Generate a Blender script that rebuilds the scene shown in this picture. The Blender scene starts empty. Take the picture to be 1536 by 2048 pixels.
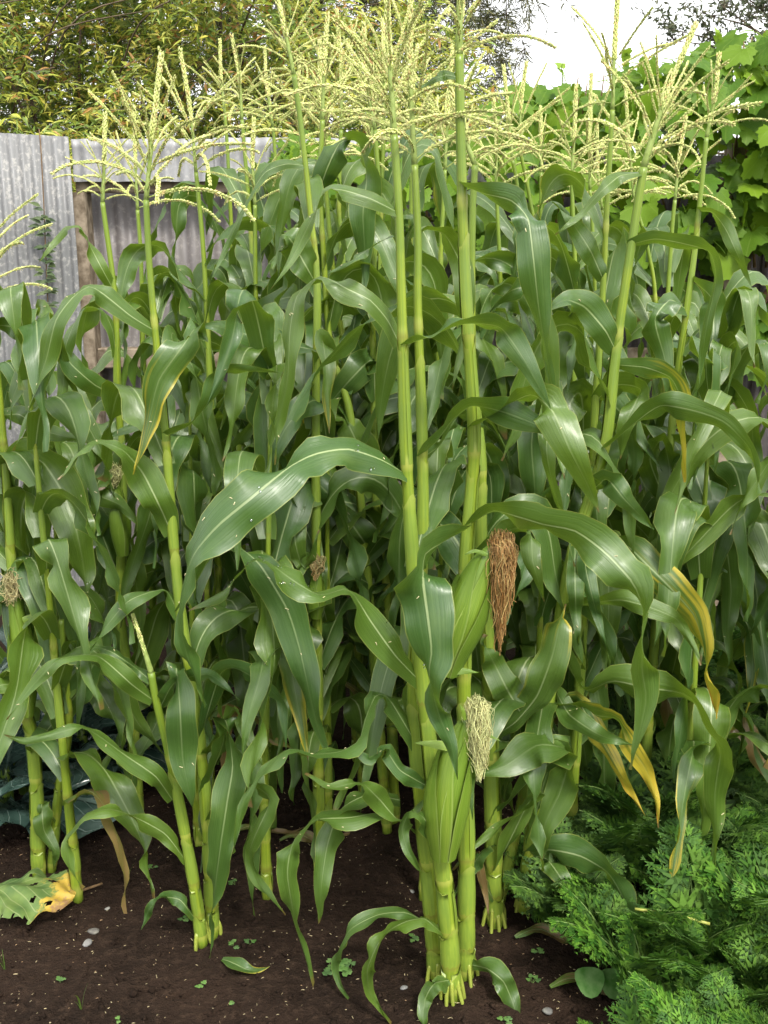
import bpy, math, random
import numpy as np
from mathutils import Vector, Matrix

# ---------------------------------------------------------------- camera, sky, sun
scene = bpy.context.scene
COL = scene.collection
R = math.radians
rng = random.Random(11)
nrg = np.random.default_rng(5)

CAM_H, PITCH, FPX = 1.55, R(14.0), 2010.0
cam = bpy.data.cameras.new('camera')
cam.sensor_fit = 'VERTICAL'; cam.sensor_height = 24.0
cam.lens = 24.0 * FPX / 2048.0
cam.clip_start = 0.05; cam.clip_end = 500
camo = bpy.data.objects.new('camera', cam); COL.objects.link(camo)
camo.location = (0, 0, CAM_H); camo.rotation_euler = (math.pi/2 - PITCH, 0, 0)
scene.camera = camo

SUN_EL, SUN_AZ = R(52), R(155)       # azimuth clockwise from +Y (behind the camera, a little right)
world = bpy.data.worlds.new('World'); scene.world = world; world.use_nodes = True
wn, wl = world.node_tree.nodes, world.node_tree.links
bgn = wn['Background']
sky = wn.new('ShaderNodeTexSky'); sky.sky_type = 'NISHITA'; sky.sun_disc = False
sky.sun_elevation = SUN_EL; sky.sun_rotation = SUN_AZ
sky.air_density = 1.0; sky.dust_density = 4.0; sky.ozone_density = 1.0
hsv = wn.new('ShaderNodeHueSaturation'); hsv.inputs['Saturation'].default_value = 0.07
wl.new(sky.outputs[0], hsv.inputs['Color'])
cloud = wn.new('ShaderNodeMix'); cloud.data_type = 'RGBA'; cloud.inputs['Factor'].default_value = 0.55   # bright even cloud cover
wl.new(hsv.outputs[0], cloud.inputs['A']); cloud.inputs['B'].default_value = (6.2, 6.25, 6.3, 1)
wl.new(cloud.outputs['Result'], bgn.inputs['Color'])
bgn.inputs['Strength'].default_value = 0.15

sun = bpy.data.lights.new('sun', 'SUN'); sun.energy = 1.5; sun.angle = R(11); sun.color = (1.0, 0.95, 0.86)
suno = bpy.data.objects.new('sun', sun); COL.objects.link(suno)
sd = Vector((math.sin(SUN_AZ)*math.cos(SUN_EL), math.cos(SUN_AZ)*math.cos(SUN_EL), math.sin(SUN_EL)))
suno.rotation_euler = (-sd).to_track_quat('-Z', 'Y').to_euler()
suno.location = (0, -2, 6)

vs = scene.view_settings
vs.view_transform = 'Standard'; vs.look = 'None'; vs.gamma = 1.0; vs.use_curve_mapping = False
vs.exposure = 1.38
scene.cycles.max_bounces = 6; scene.cycles.transmission_bounces = 5; scene.cycles.diffuse_bounces = 3; scene.cycles.glossy_bounces = 2

# ---------------------------------------------------------------- helpers
cp, sp = math.cos(PITCH), math.sin(PITCH)
def ray(x, y):
    u = (x - 768.0) / FPX; v = (1024.0 - y) / FPX
    return (u, cp + v*sp, -sp + v*cp)
def P(x, y, Y):
    """point at distance Y in front of the camera that the photograph shows at x, y"""
    r = ray(x, y); t = Y / r[1]
    return Vector((r[0]*t, Y, CAM_H + r[2]*t))
def ground_Y(y):
    r = ray(768, y); return r[1] * CAM_H / -r[2]
def mpp(y, Y):                       # metres per photograph pixel at that point
    return Y / ray(768, y)[1] / FPX

class MB:
    """collects vertex and face chunks for one mesh"""
    def __init__(s): s.V = []; s.F = []; s.U = []; s.C = []; s.n = 0
    def add(s, vs_, fs, uvs=None, col=None):
        V = np.asarray(vs_, dtype=np.float32).reshape(-1, 3); m = len(V)
        s.V.append(V)
        s.U.append(np.full((m, 2), 0.5, np.float32) if uvs is None else np.asarray(uvs, np.float32).reshape(-1, 2))
        c = np.asarray((1, 1, 1, 1) if col is None else col, np.float32)
        s.C.append(np.broadcast_to(c, (m, 4)) if c.ndim == 1 else c.reshape(-1, 4))
        if isinstance(fs, np.ndarray): s.F.append(fs.astype(np.int32) + s.n)
        else:
            d = {}
            for f in fs: d.setdefault(len(f), []).append(f)
            for f in d.values(): s.F.append(np.asarray(f, np.int32) + s.n)
        s.n += m
    def batch(s, V, tmpl, col):
        """V (N, k, 3) vertices of N alike pieces, tmpl faces of one piece, col (N, 3)"""
        N, k = V.shape[:2]; d = {}
        for f in tmpl: d.setdefault(len(f), []).append(f)
        base = (np.arange(N)*k)[:, None, None] + s.n
        for f in d.values(): s.F.append((np.asarray(f)[None] + base).reshape(-1, len(f[0])).astype(np.int32))
        s.V.append(V.reshape(-1, 3).astype(np.float32)); s.U.append(np.full((N*k, 2), .5, np.float32))
        s.C.append(np.repeat(np.concatenate([col, np.ones((N, 1))], 1), k, 0).astype(np.float32)); s.n += N*k
    def merge(s, o, A, t, col=None, mul=1.0):
        for f in o.F: s.F.append(f + s.n)
        for v, u, c in zip(o.V, o.U, o.C):
            s.V.append((v @ np.asarray(A, np.float32).T + np.asarray(t, np.float32)).astype(np.float32)); s.U.append(u)
            s.C.append(c*np.array([mul, mul, mul, 1], np.float32) if col is None else np.broadcast_to(np.asarray(col, np.float32), (len(v), 4)))
        s.n += o.n
    def mesh(s, name, mat, smooth=True):
        me = bpy.data.meshes.new(name)
        V = np.concatenate(s.V); me.vertices.add(len(V)); me.vertices.foreach_set('co', V.ravel())
        lens = np.concatenate([np.full(len(f), f.shape[1], np.int32) for f in s.F])
        li = np.concatenate([f.ravel() for f in s.F]).astype(np.int32)
        me.loops.add(len(li)); me.loops.foreach_set('vertex_index', li)
        me.polygons.add(len(lens)); me.polygons.foreach_set('loop_start', np.concatenate([[0], np.cumsum(lens)[:-1]]).astype(np.int32))
        me.update(calc_edges=True)
        uvl = me.uv_layers.new(name='UVMap')
        uvl.data.foreach_set('uv', np.concatenate(s.U)[li].ravel())
        ca = me.color_attributes.new('tint', 'FLOAT_COLOR', 'POINT')
        ca.data.foreach_set('color', np.concatenate(s.C).ravel())
        if mat: me.materials.append(mat)
        me.polygons.foreach_set('use_smooth', np.full(len(lens), bool(smooth)))
        me.update()
        return me

def link(name, me, parent=None, loc=(0, 0, 0)):
    o = bpy.data.objects.new(name, me); COL.objects.link(o)
    o.location = loc
    if parent: o.parent = parent
    return o
def tag(o, label=None, cat=None, group=None, kind=None):
    if label: o['label'] = label
    if cat: o['category'] = cat
    if group: o['group'] = group
    if kind: o['kind'] = kind
    return o
def empty(name, loc):
    o = bpy.data.objects.new(name, None); COL.objects.link(o); o.location = loc
    o.empty_display_size = 0.05
    return o

def spline(pts, n, tens=0.0):
    """Catmull-Rom through pts, resampled evenly; returns n+1 points"""
    pts = np.asarray([tuple(p) for p in pts], dtype=float)
    if len(pts) == 2:
        t = np.linspace(0, 1, n + 1)[:, None]
        return pts[0] * (1 - t) + pts[1] * t
    ext = np.vstack([2*pts[0] - pts[1], pts, 2*pts[-1] - pts[-2]])
    out = []
    for i in range(len(pts) - 1):
        p0, p1, p2, p3 = ext[i:i+4]
        t = np.linspace(0, 1, 14, endpoint=False)[:, None]
        m1 = (p2-p0)*.5*(1-tens); m2 = (p3-p1)*.5*(1-tens)
        out.append((2*t**3-3*t**2+1)*p1 + (t**3-2*t**2+t)*m1 + (-2*t**3+3*t**2)*p2 + (t**3-t**2)*m2)
    out.append(pts[-1:])
    d = np.vstack(out)
    seg = np.linalg.norm(np.diff(d, axis=0), axis=1)
    s = np.concatenate([[0], np.cumsum(seg)])
    q = np.linspace(0, s[-1], n + 1)
    return np.stack([np.interp(q, s, d[:, k]) for k in range(3)], axis=1)
def tangents(c):
    t = np.gradient(c, axis=0)
    return t / np.maximum(np.linalg.norm(t, axis=1, keepdims=True), 1e-9)
def norm(a): return a / np.maximum(np.linalg.norm(a, axis=-1, keepdims=True), 1e-9)
def frames(c):
    T = tangents(c)
    up = np.array([0.0, 1.0, 0.0]) if abs(T[0][1]) < 0.8 else np.array([1.0, 0, 0])
    A = []
    a = np.cross(T[0], up); a /= np.linalg.norm(a)
    for t in T:
        a = a - t * a.dot(t); a /= max(np.linalg.norm(a), 1e-9); A.append(a)
    A = np.array(A); B = np.cross(T, A)
    return T, A, B
def tube(mb, c, rad, sides=8, col=None, v0=0.0, v1=1.0, cap=True, cols=None):
    c = np.asarray(c, dtype=float); n = len(c)
    T, A, B = frames(c)
    rad = np.broadcast_to(np.asarray(rad, dtype=float), (n,))
    a = 2*math.pi*np.arange(sides)/sides
    vv = c[:, None] + rad[:, None, None]*(np.cos(a)[None, :, None]*A[:, None] + np.sin(a)[None, :, None]*B[:, None])
    uv = np.stack(np.meshgrid(np.arange(sides)/sides, np.linspace(v0, v1, n)), -1)
    cc = np.repeat(np.asarray(cols, np.float32), sides, 0) if cols is not None else (col or (1, 1, 1, 1))
    i = np.arange(n-1)[:, None]*sides; k = np.arange(sides)[None]; k2 = (k+1) % sides
    ff = [np.stack([i+k, i+k2, i+sides+k2, i+sides+k], -1).reshape(-1, 4)]
    o = mb.n
    mb.add(vv, ff[0], uv, cc)
    if cap: mb.F.append(np.array([list(range(sides-1, -1, -1)), [(n-1)*sides+q for q in range(sides)]], np.int32) + o)

# ---------------------------------------------------------------- materials
class NT:
    def __init__(s, name):
        s.m = bpy.data.materials.new(name); s.m.use_nodes = True
        s.t = s.m.node_tree; s.n = s.t.nodes; s.l = s.t.links
        s.n.clear(); s.out = s.n.new('ShaderNodeOutputMaterial')
    def new(s, typ, **kw):
        nd = s.n.new(typ)
        for k, v in kw.items(): setattr(nd, k, v)
        return nd
    def set(s, sock, val):
        if isinstance(val, bpy.types.NodeSocket): s.l.new(val, sock)
        elif isinstance(val, (tuple, list)) and len(val) == 3 and sock.type == 'RGBA': sock.default_value = (*val, 1)
        else: sock.default_value = val
    def math(s, op, a, b=0.5, clamp=False):
        nd = s.new('ShaderNodeMath', operation=op, use_clamp=clamp)
        s.set(nd.inputs[0], a); s.set(nd.inputs[1], b); return nd.outputs[0]
    def ramp(s, v, lo, hi, a=0.0, b=1.0):
        nd = s.new('ShaderNodeMapRange', interpolation_type='SMOOTHSTEP')
        for i, q in enumerate((v, lo, hi, a, b)): s.set(nd.inputs[i], q)
        return nd.outputs[0]
    def mix(s, f, a, b, blend='MIX'):
        nd = s.new('ShaderNodeMix', data_type='RGBA', blend_type=blend)
        s.set(nd.inputs['Factor'], f); s.set(nd.inputs['A'], a); s.set(nd.inputs['B'], b)
        return nd.outputs['Result']
    def noise(s, vec, scale, detail=3.0, rough=0.55):
        nd = s.new('ShaderNodeTexNoise')
        if vec is not None: s.set(nd.inputs['Vector'], vec)
        nd.inputs['Scale'].default_value = scale; nd.inputs['Detail'].default_value = detail
        nd.inputs['Roughness'].default_value = rough
        return nd.outputs[0]
    def vec(s, x, y, z):
        nd = s.new('ShaderNodeCombineXYZ')
        for i, q in enumerate((x, y, z)): s.set(nd.inputs[i], q)
        return nd.outputs[0]
    def sep(s, v):
        nd = s.new('ShaderNodeSeparateXYZ'); s.set(nd.inputs[0], v); return nd.outputs
    def uv(s): return s.sep(s.new('ShaderNodeTexCoord').outputs['UV'])
    def obj(s): return s.new('ShaderNodeTexCoord').outputs['Object']
    def rnd(s): return s.new('ShaderNodeObjectInfo').outputs['Random']
    def tint(s): 
        nd = s.new('ShaderNodeVertexColor'); nd.layer_name = 'tint'; return nd.outputs[0]
    def bump(s, h, strength=0.3, dist=0.002):
        nd = s.new('ShaderNodeBump'); nd.inputs['Strength'].default_value = strength
        nd.inputs['Distance'].default_value = dist; s.set(nd.inputs['Height'], h); return nd.outputs[0]
    def finish(s, color, rough=0.5, spec=0.5, normal=None, transl=0.0, tcol=None, metal=0.0, coat=0.0):
        b = s.new('ShaderNodeBsdfPrincipled')
        s.set(b.inputs['Base Color'], color); s.set(b.inputs['Roughness'], rough)
        s.set(b.inputs['Specular IOR Level'], spec); s.set(b.inputs['Metallic'], metal)
        if normal is not None: s.set(b.inputs['Normal'], normal)
        if coat: b.inputs['Coat Weight'].default_value = coat; b.inputs['Coat Roughness'].default_value = 0.2
        res = b.outputs[0]
        if transl > 0:
            t = s.new('ShaderNodeBsdfTranslucent'); s.set(t.inputs['Color'], tcol if tcol is not None else color)
            mx = s.new('ShaderNodeMixShader'); mx.inputs[0].default_value = transl
            s.l.new(res, mx.inputs[1]); s.l.new(t.outputs[0], mx.inputs[2]); res = mx.outputs[0]
        s.l.new(res, s.out.inputs[0])
        return s.m

def leaf_material(name, yellow=0.0, dry=0.0, edge=0.16):
    t = NT(name)
    u, v, _ = t.uv(); rnd = t.rnd()
    a = t.math('MULTIPLY', t.math('ABSOLUTE', t.math('SUBTRACT', u, 0.5)), 2.0)
    seed = t.math('MULTIPLY', rnd, 57.0)
    stripe = t.noise(t.vec(t.math('MULTIPLY', u, 26.0), t.math('MULTIPLY', v, 0.8), seed), 1.0, 2.0)
    fine = t.noise(t.vec(t.math('MULTIPLY', u, 90.0), t.math('MULTIPLY', v, 1.5), seed), 1.0, 1.0)
    blot = t.noise(t.vec(t.math('MULTIPLY', u, 2.0), t.math('MULTIPLY', v, 7.0), seed), 1.0, 4.0)
    g1 = t.mix(rnd, (0.040, 0.098, 0.020), (0.078, 0.142, 0.016))
    g2 = t.mix(rnd, (0.056, 0.120, 0.028), (0.098, 0.168, 0.022))
    c = t.mix(t.ramp(stripe, 0.35, 0.68), g1, g2)
    c = t.mix(t.ramp(blot, 0.5, 0.78, 0.0, 0.40), c, (0.125, 0.200, 0.038))
    c = t.mix(t.ramp(fine, 0.55, 0.75, 0.0, 0.22), c, (0.12, 0.20, 0.055))
    if yellow:
        n2 = t.noise(t.vec(t.math('MULTIPLY', u, 7.0), t.math('MULTIPLY', v, 2.2), seed), 1.0, 3.0)
        ym = t.math('ADD', t.math('MULTIPLY', v, 0.62), t.math('ADD', t.math('MULTIPLY', a, edge), t.math('MULTIPLY', n2, 0.95)))
        c = t.mix(t.ramp(ym, 1.06 - yellow*0.5, 1.34 - yellow*0.5), c, (0.46, 0.37, 0.035))
        c = t.mix(t.ramp(ym, 1.36 - yellow*0.45, 1.60 - yellow*0.45), c, (0.48, 0.18, 0.02))
    if dry:
        n3 = t.noise(t.vec(t.math('MULTIPLY', u, 9.0), t.math('MULTIPLY', v, 4.0), seed), 1.0, 4.0)
        c = t.mix(t.ramp(t.math('ADD', n3, t.math('MULTIPLY', v, 0.5)), 0.85 - dry*0.6, 1.0 - dry*0.6), c, (0.20, 0.13, 0.05))
    rib = t.math('MULTIPLY', t.ramp(a, 0.022, 0.065, 1.0, 0.0), t.ramp(v, 0.2, 0.85, 0.85, 0.12))
    c = t.mix(rib, c, (0.36, 0.44, 0.20))
    c = t.mix(t.ramp(a, 0.95, 0.998, 0.0, 0.6), c, (0.34, 0.36, 0.08))
    tip = t.math('MULTIPLY', t.ramp(v, 0.955, 0.99), t.ramp(rnd, 0.5, 0.65))
    c = t.mix(tip, c, (0.15, 0.10, 0.03))
    tc = t.mix(0.6, c, (0.26, 0.40, 0.015))
    rough = t.ramp(blot, 0.3, 0.75, 0.30, 0.44)
    bmp = t.bump(t.math('ADD', t.math('MULTIPLY', stripe, 0.7), t.math('MULTIPLY', fine, 0.4)), 0.5, 0.0025)
    return t.finish(c, rough, 0.6, bmp, 0.28, tc, coat=0.14)

def stalk_material(name, pale=0.0):
    t = NT(name)
    u, v, _ = t.uv(); ob = t.obj(); rnd = t.rnd()
    st = t.noise(t.vec(t.math('MULTIPLY', u, 26.0), t.math('MULTIPLY', v, 2.0), rnd), 1.0, 2.0)
    bl = t.noise(ob, 9.0, 3.0)
    c = t.mix(t.ramp(st, 0.3, 0.7), (0.175, 0.255, 0.020), (0.26, 0.335, 0.028))
    c = t.mix(t.ramp(bl, 0.35, 0.7, 0.0, 0.5), c, (0.12, 0.20, 0.026))
    if pale: c = t.mix(pale, c, (0.22, 0.32, 0.075))
    tint = t.sep(t.tint())
    c = t.mix(t.math('SUBTRACT', 1.0, tint[0]), c, (0.40, 0.42, 0.09))
    c = t.mix(t.math('SUBTRACT', 1.0, tint[1]), c, (0.14, 0.13, 0.02))
    c = t.mix(t.math('SUBTRACT', 1.0, tint[2]), c, (0.09, 0.18, 0.03))
    return t.finish(c, t.ramp(bl, 0.3, 0.7, 0.28, 0.42), 0.5, t.bump(st, 0.35, 0.0015), 0.08)

def tint_material(name, rough=0.5, transl=0.0, spec=0.4, var=0.25, scale=30.0, tmul=None, dark=0.0):
    t = NT(name)
    c = t.tint(); n = t.noise(t.obj(), scale, 3.0)
    c = t.mix(t.ramp(n, 0.3, 0.7, 0.0, 1.0), t.mix(var, c, (0, 0, 0)), t.mix(var*0.35, c, (1, 1, 0.7)))
    if dark: c = t.mix(t.math('MULTIPLY', t.rnd(), dark), c, (0, 0, 0))
    tc = c if tmul is None else t.mix(0.5, c, tmul)
    return t.finish(c, rough, spec, None, transl, tc)

M = {}
M['leaf'] = leaf_material('corn_leaf')
M['leaf_y'] = leaf_material('corn_leaf_yellowing', yellow=0.62)
M['leaf_y1'] = leaf_material('corn_leaf_edge_yellow', yellow=-0.08, edge=.30)
M['leaf_d'] = leaf_material('corn_leaf_withered', yellow=0.5, dry=0.5)
M['stalk'] = stalk_material('corn_stalk')
M['sheath'] = stalk_material('corn_sheath', 0.22)
M['husk'] = leaf_material('corn_husk')
def husk_material():
    t = NT('corn_husk_green')
    u, v, _ = t.uv(); rnd = t.rnd()
    st = t.noise(t.vec(t.math('MULTIPLY', u, 40.0), t.math('MULTIPLY', v, 1.5), rnd), 1.0, 2.0)
    ea = t.math('ABSOLUTE', t.math('SUBTRACT', u, 0.5))
    c = t.mix(t.ramp(st, 0.3, 0.7), (0.125, 0.215, 0.018), (0.20, 0.29, 0.034))
    c = t.mix(t.ramp(v, 0.5, 1.0, 0.0, 0.6), c, (0.105, 0.185, 0.020))
    c = t.mix(t.math('MULTIPLY', rnd, 0.6), c, (0.085, 0.165, 0.016))
    c = t.mix(t.ramp(ea, 0.455, 0.495, 0.0, 0.5), c, (0.28, 0.36, 0.10))
    return t.finish(c, 0.38, 0.5, t.bump(st, 0.4, 0.002), 0.12)
M['husk'] = husk_material()
M['tassel'] = tint_material('corn_tassel', 0.6, 0.18, 0.3, 0.22, 60.0)
M['silk'] = tint_material('corn_silk', 0.42, 0.25, 0.5, 0.15, 40.0)
M['shrub'] = tint_material('shrub_foliage', 0.5, 0.30, 0.4, 0.2, 5.0)
M['darktree'] = tint_material('fine_tree_foliage', 0.6, 0.2, 0.3, 0.2, 4.0)
M['vine'] = None
M['carrot'] = tint_material('carrot_foliage', 0.55, 0.3, 0.15, 0.12, 8.0, dark=0.25)
M['weed'] = tint_material('weed_foliage', 0.6, 0.25, 0.12, 0.2, 30.0)
M['chaff'] = tint_material('fallen_anthers', 0.7, 0.0, 0.3, 0.2, 60.0)
def bark_material(name, c1, c2, sc=14):
    t = NT(name); n = t.noise(t.obj(), sc, 5.0)
    return t.finish(t.mix(t.ramp(n, 0.3, 0.7), c1, c2), 0.9, 0.2, t.bump(n, 0.6, 0.01))
M['bark'] = bark_material('bark', (0.06, 0.045, 0.03), (0.16, 0.12, 0.08))
M['cane'] = bark_material('vine_cane', (0.10, 0.06, 0.03), (0.22, 0.14, 0.07), 30)
def soil_material():
    t = NT('damp_soil'); o = t.obj()
    n1 = t.noise(o, 3.0, 5.0); n2 = t.noise(o, 45.0, 4.0, 0.65); n3 = t.noise(o, 170.0, 3.0, 0.7)
    c = t.mix(t.ramp(n1, 0.35, 0.65), (0.015, 0.0088, 0.0055), (0.027, 0.016, 0.0105))
    c = t.mix(t.ramp(n2, 0.45, 0.75, 0.0, 0.7), c, (0.050, 0.031, 0.020))
    c = t.mix(t.ramp(n3, 0.62, 0.72, 0.0, 0.5), c, (0.085, 0.060, 0.042))
    h = t.math('ADD', t.math('MULTIPLY', n2, 1.0), t.math('MULTIPLY', n3, 0.5))
    return t.finish(c, t.ramp(n1, 0.3, 0.7, 0.8, 1.0), 0.12, t.bump(h, 1.0, 0.014))
M['soil'] = soil_material()
def iron_material(name, base, lichen, dark, amt, scale=1.0):
    t = NT(name); o = t.obj(); x, y, z = t.sep(o)
    n1 = t.noise(o, 2.2*scale, 4.0); n2 = t.noise(o, 42.0*scale, 4.0, 0.7)
    n3 = t.noise(t.vec(t.math('MULTIPLY', x, 30.0), y, t.math('MULTIPLY', z, 1.2)), 1.0, 4.0)
    c = t.mix(t.ramp(n1, 0.3, 0.7), base, tuple(q*0.82 for q in base))
    c = t.mix(t.ramp(n3, 0.45, 0.75, 0.0, 0.55), c, dark)
    c = t.mix(t.math('MULTIPLY', t.ramp(n2, 0.50, 0.66), amt), c, lichen)
    return t.finish(c, t.ramp(n2, 0.4, 0.7, 0.42, 0.8), 0.4, t.bump(n2, 0.3, 0.002), metal=0.1)
M['iron'] = iron_material('weathered_zinc', (0.195, 0.197, 0.198), (0.37, 0.36, 0.335), (0.12, 0.118, 0.116), 0.75)
M['iron2'] = iron_material('bright_zinc', (0.30, 0.30, 0.305), (0.45, 0.44, 0.42), (0.15, 0.145, 0.14), 0.5, 1.3)
M['iron3'] = iron_material('old_zinc', (0.18, 0.165, 0.160), (0.29, 0.265, 0.245), (0.09, 0.072, 0.065), 0.6)
M['iron4'] = iron_material('shade_painted_zinc', (0.075, 0.066, 0.064), (0.13, 0.115, 0.105), (0.045, 0.034, 0.030), 0.5)  # darker copy of the old zinc: shade by the vine put into the colour
def wood_material():
    t = NT('weathered_timber'); x, y, z = t.sep(t.obj())
    n = t.noise(t.vec(t.math('MULTIPLY', x, 9.0), t.math('MULTIPLY', y, 20.0), t.math('MULTIPLY', z, 9.0)), 2.5, 5.0)
    c = t.mix(t.ramp(n, 0.3, 0.7), (0.10, 0.075, 0.05), (0.27, 0.22, 0.16))
    return t.finish(c, 0.85, 0.2, t.bump(n, 0.6, 0.004))
M['wood'] = wood_material()
def vine_material():
    t = NT('grape_leaf'); u, v, _ = t.uv(); rnd = t.rnd(); o = t.obj(); tn = t.tint()
    dx = t.math('SUBTRACT', u, 0.5); 
    ang = t.new('ShaderNodeMath', operation='ARCTAN2'); t.set(ang.inputs[0], dx); t.set(ang.inputs[1], t.math('SUBTRACT', v, 0.18))
    w = t.math('ABSOLUTE', t.math('SINE', t.math('MULTIPLY', ang.outputs[0], 4.0)))
    vein = t.ramp(w, 0.0, 0.16, 1.0, 0.0)
    n = t.noise(o, 25.0, 3.0)
    c = t.mix(rnd, (0.050, 0.130, 0.012), (0.175, 0.29, 0.018))
    c = t.mix(t.ramp(n, 0.35, 0.7, 0.0, 0.4), c, (0.18, 0.30, 0.022))
    c = t.mix(t.math('MULTIPLY', vein, 0.35), c, (0.25, 0.35, 0.07))
    c = t.mix(t.math('SUBTRACT', 1.0, t.sep(tn)[0]), c, (0.30, 0.45, 0.06))
    return t.finish(c, 0.5, 0.22, t.bump(w, 0.25, 0.003), 0.42, t.mix(0.5, c, (0.32, 0.47, 0.015)))
M['vine'] = vine_material()
def cabbage_material():
    t = NT('waxy_cabbage_leaf'); u, v, _ = t.uv(); o = t.obj()
    a = t.math('ABSOLUTE', t.math('SUBTRACT', u, 0.5))
    w = t.math('SINE', t.math('ADD', t.math('MULTIPLY', v, 42.0), t.math('MULTIPLY', a, -50.0)))
    vein = t.math('MAXIMUM', t.ramp(w, 0.90, 0.99), t.ramp(a, 0.02, 0.045, 1.0, 0.0))
    n = t.noise(o, 14.0, 4.0)
    c = t.mix(t.ramp(n, 0.3, 0.7), (0.030, 0.062, 0.048), (0.060, 0.105, 0.085))
    c = t.mix(t.math('MULTIPLY', vein, 0.55), c, (0.20, 0.28, 0.24))
    return t.finish(c, t.ramp(n, 0.4, 0.65, 0.16, 0.4), 0.7, t.bump(t.math('ADD', n, vein), 0.6, 0.006), 0.1)
M['cabbage'] = cabbage_material()
def old_leaf_material():
    t = NT('yellowing_broad_leaf'); u, v, _ = t.uv(); o = t.obj()
    a = t.math('ABSOLUTE', t.math('SUBTRACT', u, 0.5))
    w = t.math('SINE', t.math('ADD', t.math('MULTIPLY', v, 40.0), t.math('MULTIPLY', a, -46.0)))
    n = t.noise(o, 16.0, 4.0)
    c = t.mix(t.ramp(n, 0.3, 0.7), (0.07, 0.13, 0.035), (0.15, 0.22, 0.055))
    c = t.mix(t.math('MULTIPLY', t.ramp(w, 0.9, 0.99), 0.5), c, (0.3, 0.34, 0.15))
    m = t.math('ADD', v, t.math('MULTIPLY', t.noise(o, 22.0, 5.0, .7), 0.9))
    m = t.math('SUBTRACT', m, 0.15)
    c = t.mix(t.ramp(m, 1.0, 1.12), c, (0.52, 0.36, 0.06))
    c = t.mix(t.ramp(m, 1.18, 1.28), c, (0.34, 0.20, 0.09))
    return t.finish(c, 0.5, 0.4, t.bump(n, 0.4, 0.004), 0.15)
M['oldleaf'] = old_leaf_material()
M['stone'] = tint_material('pebble', 0.75, 0.0, 0.3, 0.2, 40.0)
def drop_material():
    t = NT('water_drop')
    b = t.new('ShaderNodeBsdfPrincipled')
    b.inputs['Base Color'].default_value = (0.95, 1, 0.95, 1); b.inputs['Roughness'].default_value = 0.02
    b.inputs['Transmission Weight'].default_value = 1.0; b.inputs['IOR'].default_value = 1.33
    t.l.new(b.outputs[0], t.out.inputs[0]); return t.m
M['drop'] = drop_material()

# ---------------------------------------------------------------- ground
def fbm(x, y, seed, octs, base):
    out = np.zeros_like(x); r = np.random.default_rng(seed); amp = 1.0; f = base
    for _ in range(octs):
        for k in range(4):
            th = r.uniform(0, 2*math.pi); ph = r.uniform(0, 2*math.pi)
            out += amp*0.35*np.sin(f*(x*math.cos(th) + y*math.sin(th))*r.uniform(.7, 1.3) + ph)
        amp *= 0.55; f *= 2.1
    return out
def ground_z(x, y):
    x = np.asarray(x, float); y = np.asarray(y, float)
    return 0.006*fbm(x, y, 3, 6, 7.0)
def grid_ground():
    nx, ny = 230, 230
    xs = np.linspace(-2.6, 2.8, nx); ys = np.linspace(0.9, 4.9, ny)
    # denser near the camera
    ys = 0.9 + 4.0*(np.linspace(0, 1, ny)**1.5)
    X, Y = np.meshgrid(xs, ys); Z = ground_z(X, Y)
    Z += 0.0035*nrg.standard_normal(Z.shape)*(Y < 3.2)
    Z[0, :] = Z[-1, :] = 0; Z[:, 0] = Z[:, -1] = 0
    vs_ = np.stack([X, Y, Z], -1).reshape(-1, 3).tolist()
    fs = [(j*nx+i, j*nx+i+1, (j+1)*nx+i+1, (j+1)*nx+i) for j in range(ny-1) for i in range(nx-1)]
    # outer sheet to the horizon
    o = len(vs_)
    L = 250.0
    vs_ += [(-L, -L, 0), (L, -L, 0), (L, L, 0), (-L, L, 0)]
    c = [0, nx-1, nx*ny-1, nx*(ny-1)]
    e0 = list(range(0, nx)); e1 = [j*nx+nx-1 for j in range(ny)]
    e2 = list(range(nx*(ny-1), nx*ny))[::-1]; e3 = [j*nx for j in range(ny)][::-1]
    fs.append((o, o+1) + tuple(e0[::-1])); fs.append((o+1, o+2) + tuple(e1[::-1]))
    fs.append((o+2, o+3) + tuple(e2[::-1])); fs.append((o+3, o) + tuple(e3[::-1]))
    me = bpy.data.meshes.new('soil_ground'); me.from_pydata(vs_, [], fs); me.materials.append(M['soil'])
    me.polygons.foreach_set('use_smooth', [True]*len(me.polygons)); me.update()
    return tag(link('soil_ground', me), 'dark damp garden soil under the corn', kind='structure')
grid_ground()

# ---------------------------------------------------------------- fence
FY = 4.5
def corrugated(name, x0, x1, z0, z1, y, pitch, amp, mat, parent, slope=0.0, tilt=0.0):
    mb = MB(); n = max(8, int((x1-x0)/pitch*8)); rows = 5
    vv = []; uv = []
    for side in (0, 1):
        for j in range(rows+1):
            for i in range(n+1):
                x = x0 + (x1-x0)*i/n
                yy = y + amp*math.sin(2*math.pi*(x-x0)/pitch) + tilt*(x-x0) + side*0.0018 + 0.004*math.sin(j*1.3+x*2)
                zt = z1 + slope*(x-x0)
                vv.append((x, yy, z0 + (zt-z0)*j/rows)); uv.append((i/n, j/rows))
    ff = []; S = (rows+1)*(n+1)
    for j in range(rows):
        for i in range(n):
            a = j*(n+1)+i
            ff.append((a, a+1, a+n+2, a+n+1)); ff.append((S+a+1, S+a, S+a+n+1, S+a+n+2))
    for i in range(n):
        a = rows*(n+1)+i; ff.append((a, a+1, S+a+1, S+a))
    for j in range(rows):
        for i in (0, n):
            a = j*(n+1)+i; b = a+n+1; ff.append((a, b, S+b, S+a))
    mb.add(vv, ff, uv)
    return link(name, mb.mesh(name, mat), parent)
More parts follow.
